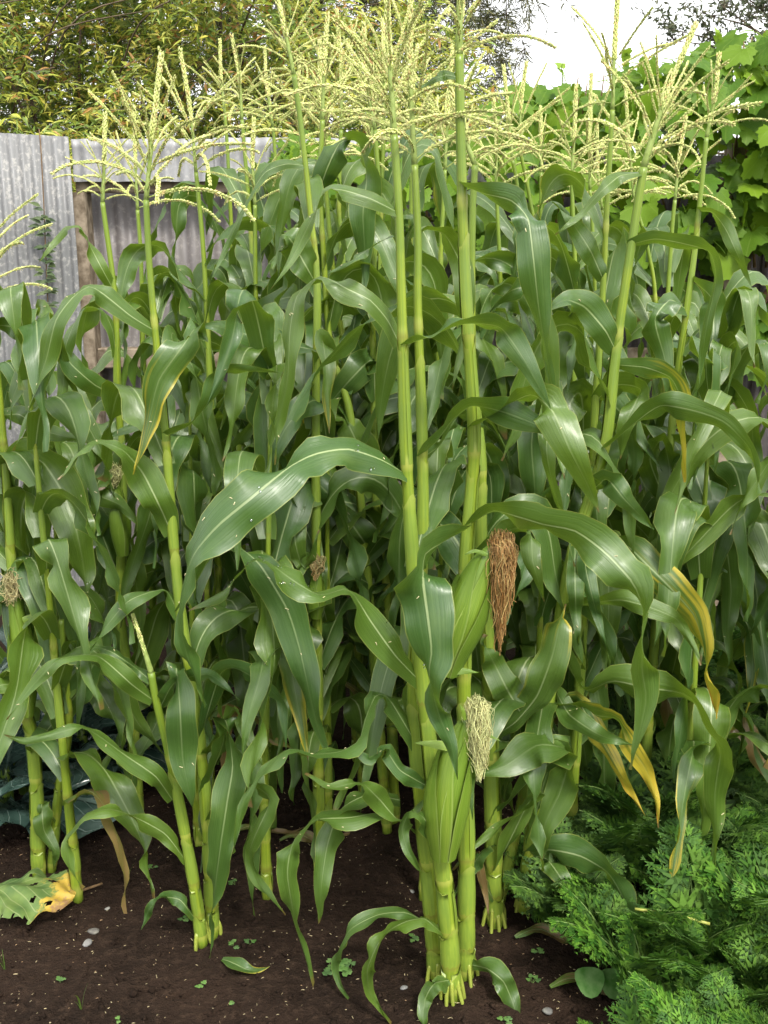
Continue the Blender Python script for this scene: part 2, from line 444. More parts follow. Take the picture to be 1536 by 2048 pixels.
def box(mb, x0, x1, y0, y1, z0, z1, bev=0.006, wob=0.0):
    vv = []; r = rng
    for z in (z0, z1):
        for (a, b) in ((x0, y0), (x1, y0), (x1, y1), (x0, y1)):
            vv.append((a, b, z))
    mb.add(vv, [(0, 3, 2, 1), (4, 5, 6, 7), (0, 1, 5, 4), (1, 2, 6, 5), (2, 3, 7, 6), (3, 0, 4, 7)])
def beam(name, p0, p1, wy, wz, mat, parent, n=14):
    """slightly worn timber between two points (axis along x or z)"""
    p0 = np.array(p0, float); p1 = np.array(p1, float); mb = MB(); vv = []; ff = []
    ax = norm(p1 - p0); side = np.array([0, 1.0, 0]); oth = np.cross(ax, side)
    prof = [(-1, -.85), (-.85, -1), (.85, -1), (1, -.85), (1, .85), (.85, 1), (-.85, 1), (-1, .85)]
    for i in range(n+1):
        c = p0 + (p1-p0)*i/n
        for (a, b) in prof:
            k = 1 + rng.uniform(-.03, .03)
            vv.append(c + side*a*wy*k + oth*b*wz*k)
    for i in range(n):
        for k in range(8):
            k2 = (k+1) % 8; ff.append((i*8+k, i*8+k2, i*8+8+k2, i*8+8+k))
    ff.append(tuple(range(7, -1, -1))); ff.append(tuple(n*8+k for k in range(8)))
    mb.add(vv, ff)
    return link(name, mb.mesh(name, mat, False), parent)

fence = empty('corrugated_iron_fence', (0, 0, 0))
tag(fence, 'weathered grey corrugated iron fence with timber rail and posts behind the corn', 'fence')
def fx(px): return (px-768)/FPX*FY*1.02      # world x on the fence for a pixel near its top
ztop = P(300, 282, FY).z
zl = P(100, 274, FY).z
xs = P(150, 282, FY).x
corrugated('iron_sheet', xs-1.15, xs, 0.0, P(-300, 262, FY).z+0.03, FY-0.09, 0.046, 0.008, M['iron'], fence, slope=-0.055)
x = xs + 0.004
for k in range(3):
    w = 0.62 + 0.04*k
    corrugated('iron_sheet', x, x+w, P(300, 356, FY).z-0.02, ztop + 0.006*k, FY-0.07+0.006*(k % 2), 0.082, 0.013, M['iron2'], fence)
    x += w - 0.03
x = xs + 0.02
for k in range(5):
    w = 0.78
    corrugated('iron_sheet', x, x+w, 0.02, (P(300, 372, FY).z if k < 2 else ztop-0.05), FY+0.075+0.005*(k % 2), 0.078, 0.010, M['iron3' if k < 2 else 'iron4'], fence)  # right-hand sheets take the zinc with shade in its colour
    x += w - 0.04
zr = P(300, 362, FY).z
beam('rail', (xs+0.0, FY+0.0, zr-0.01), (xs+3.3, FY+0.0, zr-0.035), 0.035, 0.038, M['wood'], fence, 24)
zr2 = P(200, 716, FY).z
beam('rail', (xs-0.02, FY+0.01, zr2), (xs+3.3, FY+0.01, zr2), 0.04, 0.045, M['wood'], fence, 24)
for (px, top) in ((170, zr-0.05), (640, zr-0.05), (1100, zr-0.05), (1465, ztop)):
    xx = P(px, 500, FY).x
    beam('post', (xx, FY-0.015 if px < 1400 else FY-0.03, 0), (xx, FY-0.015 if px < 1400 else FY-0.03, top), 0.055, 0.034 if px < 1400 else 0.06, M['wood'], fence)

# ---------------------------------------------------------------- foliage clouds
def leaflet(mb, o, d, n, L, W, col, fold=0.25):
    """pointed leaf: 4 faces"""
    s = np.cross(d, n); s /= max(np.linalg.norm(s), 1e-9); n = np.cross(s, d)
    m1 = o + d*L*0.28; m2 = o + d*L*0.62 - n*L*0.03
    e = o + d*L - n*L*0.10
    mb.add([o, m1 + s*W*.5 + n*W*fold, m1, m1 - s*W*.5 + n*W*fold, m2 + s*W*.38 + n*W*fold, m2, m2 - s*W*.38 + n*W*fold, e],
           [(0, 2, 1), (0, 3, 2), (1, 2, 5, 4), (2, 3, 6, 5), (4, 5, 7), (5, 6, 7)], None, col)
def leaf_batch(mb, O, D, Nn, L, W, col, fold=0.25):
    """N pointed leaves at once"""
    S = norm(np.cross(D, Nn)); Nn = np.cross(S, D); L = L[:, None]; W = W[:, None]
    m1 = O + D*L*.28; m2 = O + D*L*.62 - Nn*L*.03; e = O + D*L - Nn*L*.10; h = Nn*W*fold
    V = np.stack([O, m1 + S*W*.5 + h, m1, m1 - S*W*.5 + h, m2 + S*W*.38 + h, m2, m2 - S*W*.38 + h, e], 1)
    mb.batch(V, [(0, 2, 1), (0, 3, 2), (1, 2, 5, 4), (2, 3, 6, 5), (4, 5, 7), (5, 6, 7)], col)
def needle_batch(mb, O, D, L, W, col):
    S = norm(np.cross(D, norm(nrg.standard_normal(D.shape)))); L = L[:, None]; W = W[:, None]
    mb.batch(np.stack([O - S*W*.3, O + D*L*.5 - S*W*.6, O + D*L, O + D*L*.5 + S*W*.6], 1), [(0, 1, 2, 3)], col)
def rdirs(n, zlo=-1, zhi=1):
    z = nrg.uniform(zlo, zhi, n); a = nrg.uniform(0, 2*math.pi, n); q = np.sqrt(np.maximum(0, 1-z*z))
    return np.stack([q*np.cos(a), q*np.sin(a), z], 1)
def pick(pal, n, wts=None, var=(.75, 1.25)):
    p = np.array(pal); w = np.array(wts, float)/sum(wts) if wts else None
    return p[nrg.choice(len(p), n, p=w)]*nrg.uniform(*var, (n, 1))
def rdir(r, zlo=-1, zhi=1):
    z = r.uniform(zlo, zhi); a = r.uniform(0, 2*math.pi); q = math.sqrt(max(0, 1-z*z))
    return np.array([q*math.cos(a), q*math.sin(a), z])

def leafy_shrub():
    r = random.Random(21)
    root = empty('leafy_shrub', (-1.7, 5.9, 0))
    tag(root, 'yellow-green shrub with narrow reddish-tipped leaves spilling over the iron fence', 'shrub')
    off = np.array([-1.7, 5.9, 0.0]); mb = MB(); st = MB()
    pal = [(0.27, 0.34, 0.028), (0.38, 0.42, 0.040), (0.16, 0.25, 0.024), (0.46, 0.42, 0.050), (0.46, 0.24, 0.06), (0.12, 0.20, 0.020), (0.50, 0.52, 0.08)]
    wts = [5, 6, 4, 4, 1.5, 3, 3]
    N = 13500
    x = nrg.uniform(-3.7, 0.5, N); z = nrg.uniform(1.75, 4.2, N)
    keep = ~((x > -1.35) & (z > 2.72 + (0.2-x)*0.55 + 0.14*np.sin(x*7) + .08*np.sin(x*17)))
    x, z = x[keep], z[keep]; N = len(x)
    lump = 0.15*np.sin(x*3.1+z*2.3) + 0.13*np.sin(x*7.3-z*5.1) + .07*np.sin(x*13+z*9)
    y = 5.25 + lump + np.abs(nrg.normal(0, .26, N)) + np.maximum(0, z-2.0)*.10
    low = (z < 2.3) & (nrg.random(N) < .4); y[low] -= .35*nrg.random(low.sum())
    O = np.stack([x, y, z], 1) - off
    D = norm(np.stack([nrg.uniform(-1, 1, N), nrg.uniform(-1, .1, N), nrg.uniform(-.2, .8, N)], 1)); L = nrg.uniform(.06, .14, N)
    for i in range(0, N, 9):
        o, d, l = O[i], D[i], L[i]
        tube(st, np.array([o - d*l*.9 - [0, -.03, .03], o + d*l*.3, o + d*l*.9 - [0, 0, l*.1]]), [.0024, .0016, .001], 3, cap=False)
    base = pick(pal, N, wts)
    for k in range(5):
        f = k/4.0
        p = O + D*(L*f)[:, None] - np.array([0, 0, 1.0])*(L*.18*f*f)[:, None]
        a = norm(D*.55 + rdirs(N, -.8, .5)*.8 + np.array([0, 0, -.25]))
        nn = norm(np.stack([nrg.uniform(-.5, .5, N), nrg.uniform(-.9, 0, N), nrg.uniform(.2, 1, N)], 1))
        col = np.where(nrg.random((N, 1)) < .7, base, pick(pal, N, wts))*nrg.uniform(.85, 1.15, (N, 1))
        leaf_batch(mb, p, a, nn, nrg.uniform(.038, .078, N), nrg.uniform(.009, .017, N), col)
    N2 = 12000                                # deeper backing foliage in the darker greens
    O = np.stack([nrg.uniform(-3.8, .3, N2), nrg.uniform(5.7, 6.5, N2), nrg.uniform(1.5, 4.2, N2)], 1)
    O = O[~((O[:, 0] > -1.35) & (O[:, 2] > 2.6 + (.2-O[:, 0])*.5))]; N2 = len(O)
    leaf_batch(mb, O - off, rdirs(N2, -.8, .5), norm(np.stack([nrg.uniform(-.5, .5, N2), nrg.uniform(-1, -.2, N2), nrg.uniform(.1, 1, N2)], 1)), nrg.uniform(.07, .13, N2), nrg.uniform(.025, .045, N2), pick([pal[0], pal[2], pal[5]], N2))
    link('crown', mb.mesh('shrub_crown', M['shrub'], False), root)
    tk = MB()
    for k in range(16):                      # arching woody shoots
        bx = r.uniform(-1.6, 1.6); zt = r.uniform(2.3, 3.5)
        tube(tk, spline([(bx*.7, .1, 0), (bx*.85, .15, 1.2), (bx + r.uniform(-.3, .3), r.uniform(-.45, 0), zt)], 8), np.linspace(.03, .006, 9), 6)
    for k in range(14):
        bx = r.uniform(-1.7, 1.2); z0 = r.uniform(1.9, 2.6)
        tube(tk, spline([(bx, -.3, z0), (bx + .3, -.62, z0 + .35), (bx + .9, -.6, z0 + .5)], 10), np.linspace(.006, .002, 11), 4)
    link('trunk', tk.mesh('shrub_trunk', M['bark']), root)
    link('twigs', st.mesh('shrub_twigs', M['bark']), root)
leafy_shrub()

def fine_tree():
    r = random.Random(8)
    root = empty('feathery_tree', (-0.6, 8.6, 0)); off = np.array([-0.6, 8.6, 0.0])
    tag(root, 'tall dark tree with fine drooping feathery foliage rising behind the shrub', 'tree')
    mb = MB(); tw = MB()
    pal = [(0.050, 0.070, 0.018), (0.075, 0.088, 0.026), (0.12, 0.12, 0.035), (0.03, 0.045, 0.015), (0.17, 0.16, 0.05)]
    for i in range(900):
        x = r.uniform(-3.4, 1.3); z = r.uniform(2.2, 5.0)
        lim = 0.72 + 0.45*min(1, max(0, (z-2.5)/0.8)) + 0.10*math.sin(z*9)
        if x > lim: continue
        c = np.array([x, 8.6 + r.uniform(-0.9, 1.0), z]) - off
        d0 = norm(np.array([r.uniform(-1, 1), r.uniform(-1, .6), r.uniform(-0.6, .5)]))
        for b in range(4):
            d = norm(d0 + rdir(r)*0.8); L = r.uniform(0.25, 0.5)
            cur = spline([c, c + d*L*.5 + [0, 0, .02], c + d*L + [0, 0, -.14]], 6)
            if b < 2: tube(tw, cur, np.linspace(0.004, 0.0012, 7), 3, cap=False)
            n = 46; f = nrg.random(n)*5.98; ii = f.astype(int)
            p = cur[ii] + (cur[ii+1]-cur[ii])*(f-ii)[:, None]
            needle_batch(mb, p, norm(rdirs(n, -1, .3) + d*.7), nrg.uniform(.05, .11, n), np.full(n, .007), pick(pal, n))
    link('crown', mb.mesh('fine_tree_crown', M['darktree'], False), root)
    link('twigs', tw.mesh('fine_tree_twigs', M['bark']), root)
    tk = MB()
    tube(tk, spline([(0, 0, 0), (0.05, 0, 1.6), (-0.05, 0.1, 3.2), (0.1, 0, 4.8)], 12), np.linspace(0.16, 0.05, 13), 9)
    for k in range(14):
        z = 1.8 + k*0.2; a = r.uniform(0, 6.28); L = r.uniform(.7, 1.3)
        tube(tk, spline([(0, 0, z), (L*.5*math.cos(a), L*.5*math.sin(a), z+.35), (L*math.cos(a), L*math.sin(a), z+.45)], 6), np.linspace(0.04, 0.01, 7), 6)
    link('trunk', tk.mesh('fine_tree_trunk', M['bark']), root)
fine_tree()

def small_leaf_tree():
    r = random.Random(31)
    root = empty('small_leaved_tree', (3.1, 7.4, 0))
    tag(root, 'grey-green tree with small leaves behind the grape vine against the white sky', 'tree')
    mb = MB(); tk = MB()
    pal = [(0.07, 0.10, 0.04), (0.10, 0.13, 0.06), (0.05, 0.075, 0.03), (0.14, 0.15, 0.08)]
    tube(tk, spline([(0, 0, 0), (-.05, 0, 1.2), (0.05, 0, 2.4), (.1, 0, 3.8)], 12), np.linspace(0.13, 0.04, 13), 9)
    for i in range(270):
        x = r.uniform(-1.35, 1.6); z = r.uniform(1.9, 4.2)
        lim = -1.15 + .35*math.sin(z*5.2) + max(0, z-2.75)*.35
        if x < lim: continue
        if x < lim + .5 and r.random() < .55: continue
        c = np.array([x, r.uniform(-.7, .7), z]); src = np.array([x*0.35, c[1]*0.3, z - r.uniform(.2, .5)])
        tube(tk, spline([src, (src+c)/2 + [0, 0, .06], c], 6), np.linspace(0.012, 0.003, 7), 4, cap=False)
        for b in range(8):
            d = rdir(r, -.6, 1); L = r.uniform(.12, .36); n = 14
            tube(tk, np.array([c, c + d*L]), [0.003, 0.0012], 3, cap=False)
            leaf_batch(mb, c + d*(L*nrg.uniform(.1, 1, n))[:, None] + rdirs(n)*.02, rdirs(n), rdirs(n, 0, 1), nrg.uniform(.028, .05, n), nrg.uniform(.014, .022, n), pick(pal, n))
    link('crown', mb.mesh('small_leaf_crown', M['shrub'], False), root)
    link('trunk', tk.mesh('small_leaf_trunk', M['bark']), root)
small_leaf_tree()

def far_shrubs():
    r = random.Random(41)
    pal = [(0.06, 0.09, 0.04), (0.09, 0.12, 0.05), (0.12, 0.14, 0.06)]
    for (px, py, w, lab) in ((1130, 190, 1.0, 'distant dark shrub peeping over the grape vine below the sky'),
                             (990, 215, 1.1, 'distant bushy shrub between the feathery tree and the grape vine')):
        top = P(px, py, 9.5)
        root = empty('distant_shrub', (top.x, 9.5, 0)); tag(root, lab, 'shrub')
        mb = MB(); tk = MB()
        tube(tk, spline([(0, 0, 0), (0, 0, 1), (0, 0, top.z-.5)], 5), np.linspace(.06, .02, 6), 6)
        for i in range(220):
            d = rdir(r); q0 = r.uniform(.4, 1)
            c = np.array([d[0]*w*.6*q0, d[1]*.5*q0, top.z-.65 + d[2]*.65*q0])
            if i % 4 == 0: tube(tk, np.array([[0, 0, top.z-1.0], c]), [0.01, 0.003], 3, cap=False)
            n = 16; leaf_batch(mb, c + rdirs(n)*.1, rdirs(n), rdirs(n, 0, 1), nrg.uniform(.04, .07, n), np.full(n, .025), pick(pal, n))
        link('crown', mb.mesh('distant_crown', M['shrub'], False), root)
        link('trunk', tk.mesh('distant_trunk', M['bark']), root)
far_shrubs()

# ---------------------------------------------------------------- grape vine
def grape_leaf_mesh(seed):
    r = random.Random(seed); n = 36
    ol = []
    for i in range(n):
        th = -math.pi + 2*math.pi*(i+0.5)/n           # 0 = tip direction (+y)
        lobes = [(0, 1.0, .60), (1.05, .88, .62), (-1.05, .88, .62), (2.1, .72, .6), (-2.1, .72, .6)]
        rr = 0.5
        for (c, a, w) in lobes: rr = max(rr, a*(1 - 0.36*min(1, abs(th-c)/w)**1.7))
        if abs(th) > 2.75: rr *= 0.45
        rr *= 1 + (0.07 if i % 2 else -0.05) + r.uniform(-.03, .03)
        ol.append((math.sin(th)*rr, math.cos(th)*rr + 0.42))
    cup = r.uniform(-.30, .22); ph = r.uniform(0, 6)
    def z(x, y): return -cup*(x*x + (y-.42)**2)*0.6 + 0.10*math.sin(3*x+ph) + 0.07*abs(x) - 0.18*max(0, y-.8)**1.5
    c = (0, 0.30)
    vv = [(c[0], c[1], 0)]; uv = [(0.5, 0.36)]
    for k in (0.55, 1.0):
        for (x, y) in ol:
            X = c[0] + (x-c[0])*k; Y = c[1] + (y-c[1])*k
            vv.append((X, Y, z(X, Y))); uv.append((0.5 + X*0.45, 0.18 + Y*0.5))
    ff = [(0, 1+i, 1+(i+1) % n) for i in range(n)]
    ff += [(1+i, 1+n+i, 1+n+(i+1) % n, 1+(i+1) % n) for i in range(n)]
    mb = MB(); mb.add(vv, ff, uv)
    # petiole
    tube(mb, np.array([[0, 0.0, 0.0], [0, -.32, -.12], [.02, -.7, -.42]]), 0.022, 4, (0.0, 1, 1, 1), cap=False)
    return mb
vine_mb = [grape_leaf_mesh(s) for s in range(8)]
vine_meshes = [m.mesh('grape_leaf', M['vine']) for m in vine_mb]
def grape_vine():
    r = random.Random(77)
    root = empty('grape_vine', (1.4, 4.45, 0))
    tag(root, 'grape vine with broad lobed bright green leaves covering the fence', 'vine')
    off = Vector((1.4, 4.45, 0))
    pts = []
    # outline of the vine's top in the photograph (pixels) at the fence distance
    topx = [540, 600, 700, 850, 960, 1040, 1090, 1150, 1210, 1290, 1370, 1430, 1536, 1750]
    topy = [285, 270, 290, 250, 215, 180, 150, 165, 150, 110, 100, 75, 55, 40]
    botx = [540, 700, 960, 1100, 1250, 1380, 1536, 1750]
    boty = [400, 430, 560, 640, 560, 520, 480, 520]
    for i in range(760):
        px = r.uniform(545, 1720); ty = np.interp(px, topx, topy); by = np.interp(px, botx, boty)
        if px < 950 and r.random() < 0.25: continue
        f = r.random()**0.9
        py = ty + (by-ty)*f + r.uniform(-14, 14)
        if f > .45 and r.random() < .45: continue
        Y = 4.34 + r.uniform(-0.20, 0.10) - 0.06*math.sin(px*0.02) - 0.10*math.sin(f*3.1)
        pts.append((px, py, Y, f))
    for i in range(150):     # thick growth towards the end of the fence
        px = r.uniform(1230, 1720); ty = np.interp(px, topx, topy); by = np.interp(px, botx, boty); f = r.random()
        pts.append((px, ty + (by-ty)*f, 4.30 + r.uniform(-.15, .1), f))
    for i in range(46):      # lower leaves on the right and here and there behind the corn
        pts.append((r.uniform(1440, 1560), r.uniform(580, 720), 4.33, .9))
    for i in range(30):
        pts.append((r.uniform(640, 1300), r.uniform(420, 650), 4.35, .9))
    pts.sort(key=lambda q: q[2])
    extra = MB(); shown = 0
    for (px, py, Y, f) in pts:
        p = P(px, py, Y); s = r.uniform(0.052, 0.090)*(1.08 if px > 1150 else .92)
        nrm = norm(np.array([r.gauss(0, .6), -1.0 + r.gauss(0, .25), 0.55 + r.gauss(0, .55) + 0.5*(f < .12)]))
        tip = norm(np.array([r.gauss(0, .5), 0.0, -1.0 + r.gauss(0, .3)]))
        tip = norm(tip - nrm*tip.dot(nrm)); sx = np.cross(tip, nrm)
        Rm = Matrix((sx, tip, nrm)).transposed().to_4x4()
        W = Matrix.Translation(p - off) @ Rm @ Matrix.Scale(s, 4)
        k = r.randrange(8)
        if shown < 300 and px < 1600:
            o = bpy.data.objects.new('leaf', vine_meshes[k]); COL.objects.link(o); o.parent = root
            o.matrix_local = W; shown += 1
        else:
            A = np.array(W); extra.merge(vine_mb[k], A[:3, :3], A[:3, 3])
    tag(link('foliage', extra.mesh('grape_foliage', M['vine']), root), kind='stuff')
    cn = MB()
    for k in range(26):
        px = r.uniform(620, 1700); ty = np.interp(px, topx, topy); by = np.interp(px, botx, boty)
        a = P(px + r.uniform(-60, 60), by + r.uniform(0, 60), 4.40); b = P(px, (ty+by)/2, 4.40); c = P(px + r.uniform(-80, 80), ty - r.uniform(-20, 12), 4.36)
        tube(cn, spline([a-off, b-off, c-off], 10), np.linspace(0.007, 0.0025, 11), 5)
    tube(cn, spline([(-.1, -.1, 0), (-.05, -.08, .6), (.1, -.09, 1.2), (.5, -.09, 1.7), (1.1, -.08, 1.85)], 16), np.linspace(.035, .012, 17), 8)
    tube(cn, spline([(-.05, -.09, .7), (-.3, -.08, 1.3), (-.9, -.09, 1.65), (-1.4, -.08, 1.75)], 12), np.linspace(.02, .008, 13), 8)
    link('cane', cn.mesh('vine_cane', M['cane']), root)
    # curling shoot tips against the sky
    for (px, py) in ((1123, 128), (1250, 105), (1436, 65)):
        sh = MB(); p = P(px, py, 4.3) - off; q = P(px-6, py+70, 4.33) - off
        cur = spline([q, (q+p)/2 + Vector((.01, 0, 0)), p, p + Vector((.015, -.01, -.012))], 8)
        tube(sh, cur, np.linspace(.003, .0012, 9), 4, (0, 1, 1, 1))
        for k in range(3):
            W = Matrix.Translation(Vector(cur[4+k])) @ Matrix.Rotation(r.uniform(0, 6), 4, 'Z') @ Matrix.Rotation(r.uniform(.4, 1.4), 4, 'X') @ Matrix.Scale(.02+.005*k, 4)
            sh.merge(vine_mb[k], np.array(W)[:3, :3], np.array(W)[:3, 3], (0.3, 1, 1, 1))
        link('shoot', sh.mesh('vine_shoot', M['vine']), root)
grape_vine()

def wall_creeper():
    r = random.Random(5)
    base = P(82, 268, FY-.10); root = empty('hanging_creeper', (base.x, base.y, base.z))
    tag(root, 'thin creeper with small dark leaves hanging down the left iron sheet', 'creeper')
    cur = spline([P(78, 258, FY-.06)-base, P(82, 300, FY-.13)-base, P(88, 420, FY-.13)-base, P(92, 520, FY-.13)-base, P(96, 610, FY-.13)-base], 20)
    st = MB(); tube(st, cur, 0.0025, 4, cap=True); link('stem', st.mesh('creeper_stem', M['cane']), root)
    lf = MB()
    for i in range(10, 21):
        for k in range(5):
            p = cur[i] + np.array([r.uniform(-.015, .015), -.01, r.uniform(-.03, .03)])
            d = norm(np.array([r.choice((-1, 1))*r.uniform(.5, 1), -.3, r.uniform(-.4, .3)]))
            lf_c = r.choice([(0.05, .09, .04), (.08, .13, .05), (.10, .15, .05)])
            leaflet(lf, p, d, norm(np.array([0, -1, .7])), r.uniform(.03, .055), .02, (*lf_c, 1))
    link('foliage', lf.mesh('creeper_leaves', M['shrub'], False), root)
wall_creeper()

# ---------------------------------------------------------------- corn
flecks = []          # points on blades where fallen anthers lie: (pos, normal)
drops = []
def width_profile(s, base=0.5, peak=0.38, tip=1.35):
    a = base + (1-base)*np.sin(np.clip(s/peak, 0, 1)*math.pi/2)
    b = (1 - np.clip((s-peak)/(1-peak), 0, 1)**tip)
    return a*np.maximum(b, 0.004)
def ribbon(name, c, X, w, r, mat, off, parent, fold=0.28, wave=0.05, base=0.5, peak=0.38, tip=1.35, cols=8, fleck=0.0, wnum=None, drop=0.0):
    """blade: c centre line, X across vectors, w half width"""
    n = len(c) - 1; T = tangents(c)
    X = norm(X - T*np.sum(X*T, axis=1, keepdims=True)); N = np.cross(X, T)
    s = np.linspace(0, 1, n+1); prof = width_profile(s, base, peak, tip)*w
    L = np.sum(np.linalg.norm(np.diff(c, axis=0), axis=1))
    k = (wnum if wnum else r.uniform(2.4, 4.2)*max(L, .25)/0.6)*2*math.pi
    p1, p2, p3, p4 = [r.uniform(0, 6.28) for _ in range(4)]
    fo = fold*(1 - 0.55*s)
    vv = []; uv = []
    us = np.linspace(-1, 1, cols+1)
    for i in range(n+1):
        env = min(1, s[i]*5)*(1 - 0.3*s[i])
        for u in us:
            sd = p1 if u < 0 else p2
            am = wave*w*abs(u)**1.8*env*2.2
            am *= 2.1; h = am*(math.sin(k*s[i] + sd) + 0.45*math.sin(1.9*k*s[i] + (p3 if u < 0 else p4)))
            lift = fo[i]*(math.sqrt(u*u + 0.02) - 0.14)*prof[i] + h
            wid = 1 + 0.05*math.sin(1.3*k*s[i] + sd)*abs(u)
            vv.append(c[i] + X[i]*(u*prof[i]*wid*(1 - 0.10*fo[i])) + N[i]*lift - off)
            uv.append(((u+1)/2, s[i]))
    m = cols+1
    ff = [(i*m+j, i*m+j+1, (i+1)*m+j+1, (i+1)*m+j) for i in range(n) for j in range(cols)]
    mb = MB(); mb.add(vv, ff, uv)
    o = link(name, mb.mesh(name, mat), parent)
    for (lst, prob) in ((flecks, fleck), (drops, drop)):
        q = prob
        while q > 0:
            if r.random() < q:
                i = r.randrange(2, n-3); j = r.randrange(1, cols)
                p = np.array(vv[i*m+j]) + off
                nn = norm(np.cross(np.array(vv[i*m+j+1])-np.array(vv[i*m+j]), np.array(vv[(i+1)*m+j])-np.array(vv[i*m+j])))
                if nn[2] < 0: nn = -nn
                lst.append((p + (np.array(vv[(i+1)*m+j]) + off - p)*r.random() + nn*0.0012, nn, T[i]))
            q -= 1
    return o

class Plant:
    def __init__(s, path, Y=None, tip=None, label='', group=None, r0=0.0165, r1=0.006, branches=13, auto=1.0, seed=0, az=None, sheath=1.0, dY=0.0, roots=0, blen=1.0, name='corn_plant', lean=0.15, avoid=True):
        s.r = random.Random(seed*7+3)
        s.Y = Y if Y else ground_Y(path[0][1])
        s.label, s.group = label, group
        pts = [P(q[0], q[1], s.Y + (q[2] if len(q) > 2 else 0.0)) for q in path]
        if Y:                                   # base hidden: run the stalk down to the soil
            d = pts[1] - pts[0]; k = pts[0].z / max(0.05, -d.z) if d.z < 0 else pts[0].z/d.z
            p0 = pts[0]
            base = Vector((p0.x - (d.x/max(d.z, .05))*p0.z*lean*2, p0.y + s.r.uniform(-.04, .04), 0.0))
            mid = (base + p0)/2 + Vector((-(d.x)*0.1, 0, 0))
            pts = [base, mid] + pts
        else:
            pts[0].z = float(ground_z(pts[0].x, pts[0].y))
        s.base = np.array(pts[0]); s.base[2] = 0.0
        s.root = empty(name, tuple(s.base)); tag(s.root, label, 'corn plant', group)
        below = pts[0] - Vector((0, 0, 0.03))
        n = max(30, int((pts[-1]-pts[0]).length/0.018))
        s.c = spline(pts, n); s.n = n
        seg = np.linalg.norm(np.diff(s.c, axis=0), axis=1); s.len = seg.sum()
        s.r0, s.r1 = r0, r1
        # nodes: short internodes below, longer above
        t = 0.03; s.nodes = [t]; step = 0.055
        lim = s.len - (0.16 if tip else 0.03)
        while t + step < lim:
            t += step; s.nodes.append(t); step = min(0.235, step*1.28 + 0.015)*s.r.uniform(.95, 1.05)
        s.build_stalk(sheath, tip)
        if roots: s.brace_roots(roots)
        s.used = []
        s.auto, s.az, s.avoid = auto, (az if az is not None else s.r.uniform(0, 6.28)), avoid
        if tip is not None:
            s.tassel(P(tip[0], tip[1], s.Y + (tip[2] if len(tip) > 2 else 0.0)), branches, blen)
    def at(s, t):
        f = np.clip(t/s.len, 0, 1)*s.n; i = min(int(f), s.n-1)
        return s.c[i] + (s.c[i+1]-s.c[i])*(f-i)
    def rad(s, t):
        f = t/s.len
        return .93*(s.r0*(1-f)**1.1 + s.r1*(1-(1-f)**1.1))
    def build_stalk(s, sheath, tip):
        ts = np.linspace(0, s.len, s.n + s.n//2 + 1); c = np.array([s.at(t) for t in ts]); c[0][2] -= 0.02
        rad = []; cols = []
        for t in ts:
            dn = min(abs(t-q) for q in s.nodes)
            bel = min([q-t for q in s.nodes if q >= t] or [1])
            rad.append(s.rad(t)*(1 + 0.17*math.exp(-(dn/0.009)**2)))
            cols.append((1 - 0.6*math.exp(-((dn-0.005)/0.005)**2), 1 - 0.6*math.exp(-(dn/0.003)**2), 1 if t < s.len-0.2 else 0.75, 1))
        mb = MB(); tube(mb, c - s.base, rad, 10, cols=cols)
        link('stalk', mb.mesh('stalk', M['stalk']), s.root)
        if not sheath: return
        for i, t in enumerate(s.nodes[:-1]):
            if s.r.random() > sheath: continue
            L = (s.nodes[i+1]-t)*s.r.uniform(.72, .98)
            k = 7; cc = np.array([s.at(t + L*j/k) for j in range(k+1)]); T, A, B = frames(cc)
            a0 = s.r.uniform(0, 6.28); mb = MB(); vv = []; uv = []; cl = []
            for j in range(k+1):
                rr = s.rad(t + L*j/k)*(1.10 + 0.05*math.sin(j*.7) + (0.10 if j == k else 0)) + 0.0006
                for q in range(11):
                    a = a0 + 5.7*q/10
                    ragged = (0.010*math.sin(q*1.3+a0) if j == k else 0) + (0.012*(abs(q-5)/5)**2 if j == k else 0)
                    vv.append(cc[j] + rr*(math.cos(a)*A[j] + math.sin(a)*B[j]) - T[j]*ragged - s.base)
                    uv.append((q/10, j/k)); cl.append((0.55 if j == k else 1, 1, .92 - .05*j/k, 1))
            ff = [(j*11+q, j*11+q+1, j*11+q+12, j*11+q+11) for j in range(k) for q in range(10)]
            mb.add(vv, ff, uv, cl)
            link('leaf_sheath', mb.mesh('leaf_sheath', M['sheath']), s.root)
    def brace_roots(s, n):
        for k in range(n):
            a = 2*math.pi*k/n + s.r.uniform(-.2, .2); r0 = s.rad(0)*0.8; mb = MB()
            h = s.r.uniform(.035, .06); q = s.r.uniform(1.5, 2.3)
            o = s.at(h) - s.base
            cur = spline([(o[0]+r0*math.cos(a), o[1]+r0*math.sin(a), h), (o[0]+r0*1.5*math.cos(a), o[1]+r0*1.5*math.sin(a), h*.55), (r0*q*math.cos(a), r0*q*math.sin(a), -.015)], 6)
            tube(mb, cur, np.linspace(.0055, .004, 7), 6, (0.55, 1, 1, 1))
            link('brace_root', mb.mesh('brace_root', M['stalk']), s.root)
    def leaf(s, pix, wpx, ang=(0,), mat='leaf', fold=0.3, wave=0.05, fleck=2.0, base=0.5, peak=0.38, tip=1.35, drop=0.0, n=40, name='leaf'):
        """blade traced along the photograph, at real depth: (x, y, depth offset)"""
        pts = []
        for q in pix: pts.append(P(q[0], q[1], s.Y + (q[2] if len(q) > 2 else 0.0)))
        c = spline(pts, n, .35); T = tangents(c)
        view = norm(np.array([0, 0, CAM_H]) - c)
        kap = np.linalg.norm(np.gradient(T, axis=0), axis=1)*n; kap = np.convolve(np.pad(kap, 2, 'edge'), [.15, .2, .3, .2, .15], 'valid')
        pin = np.clip((kap-3.5)/5.5, 0, 1); pin = (pin*pin*(3-2*pin))[:, None]
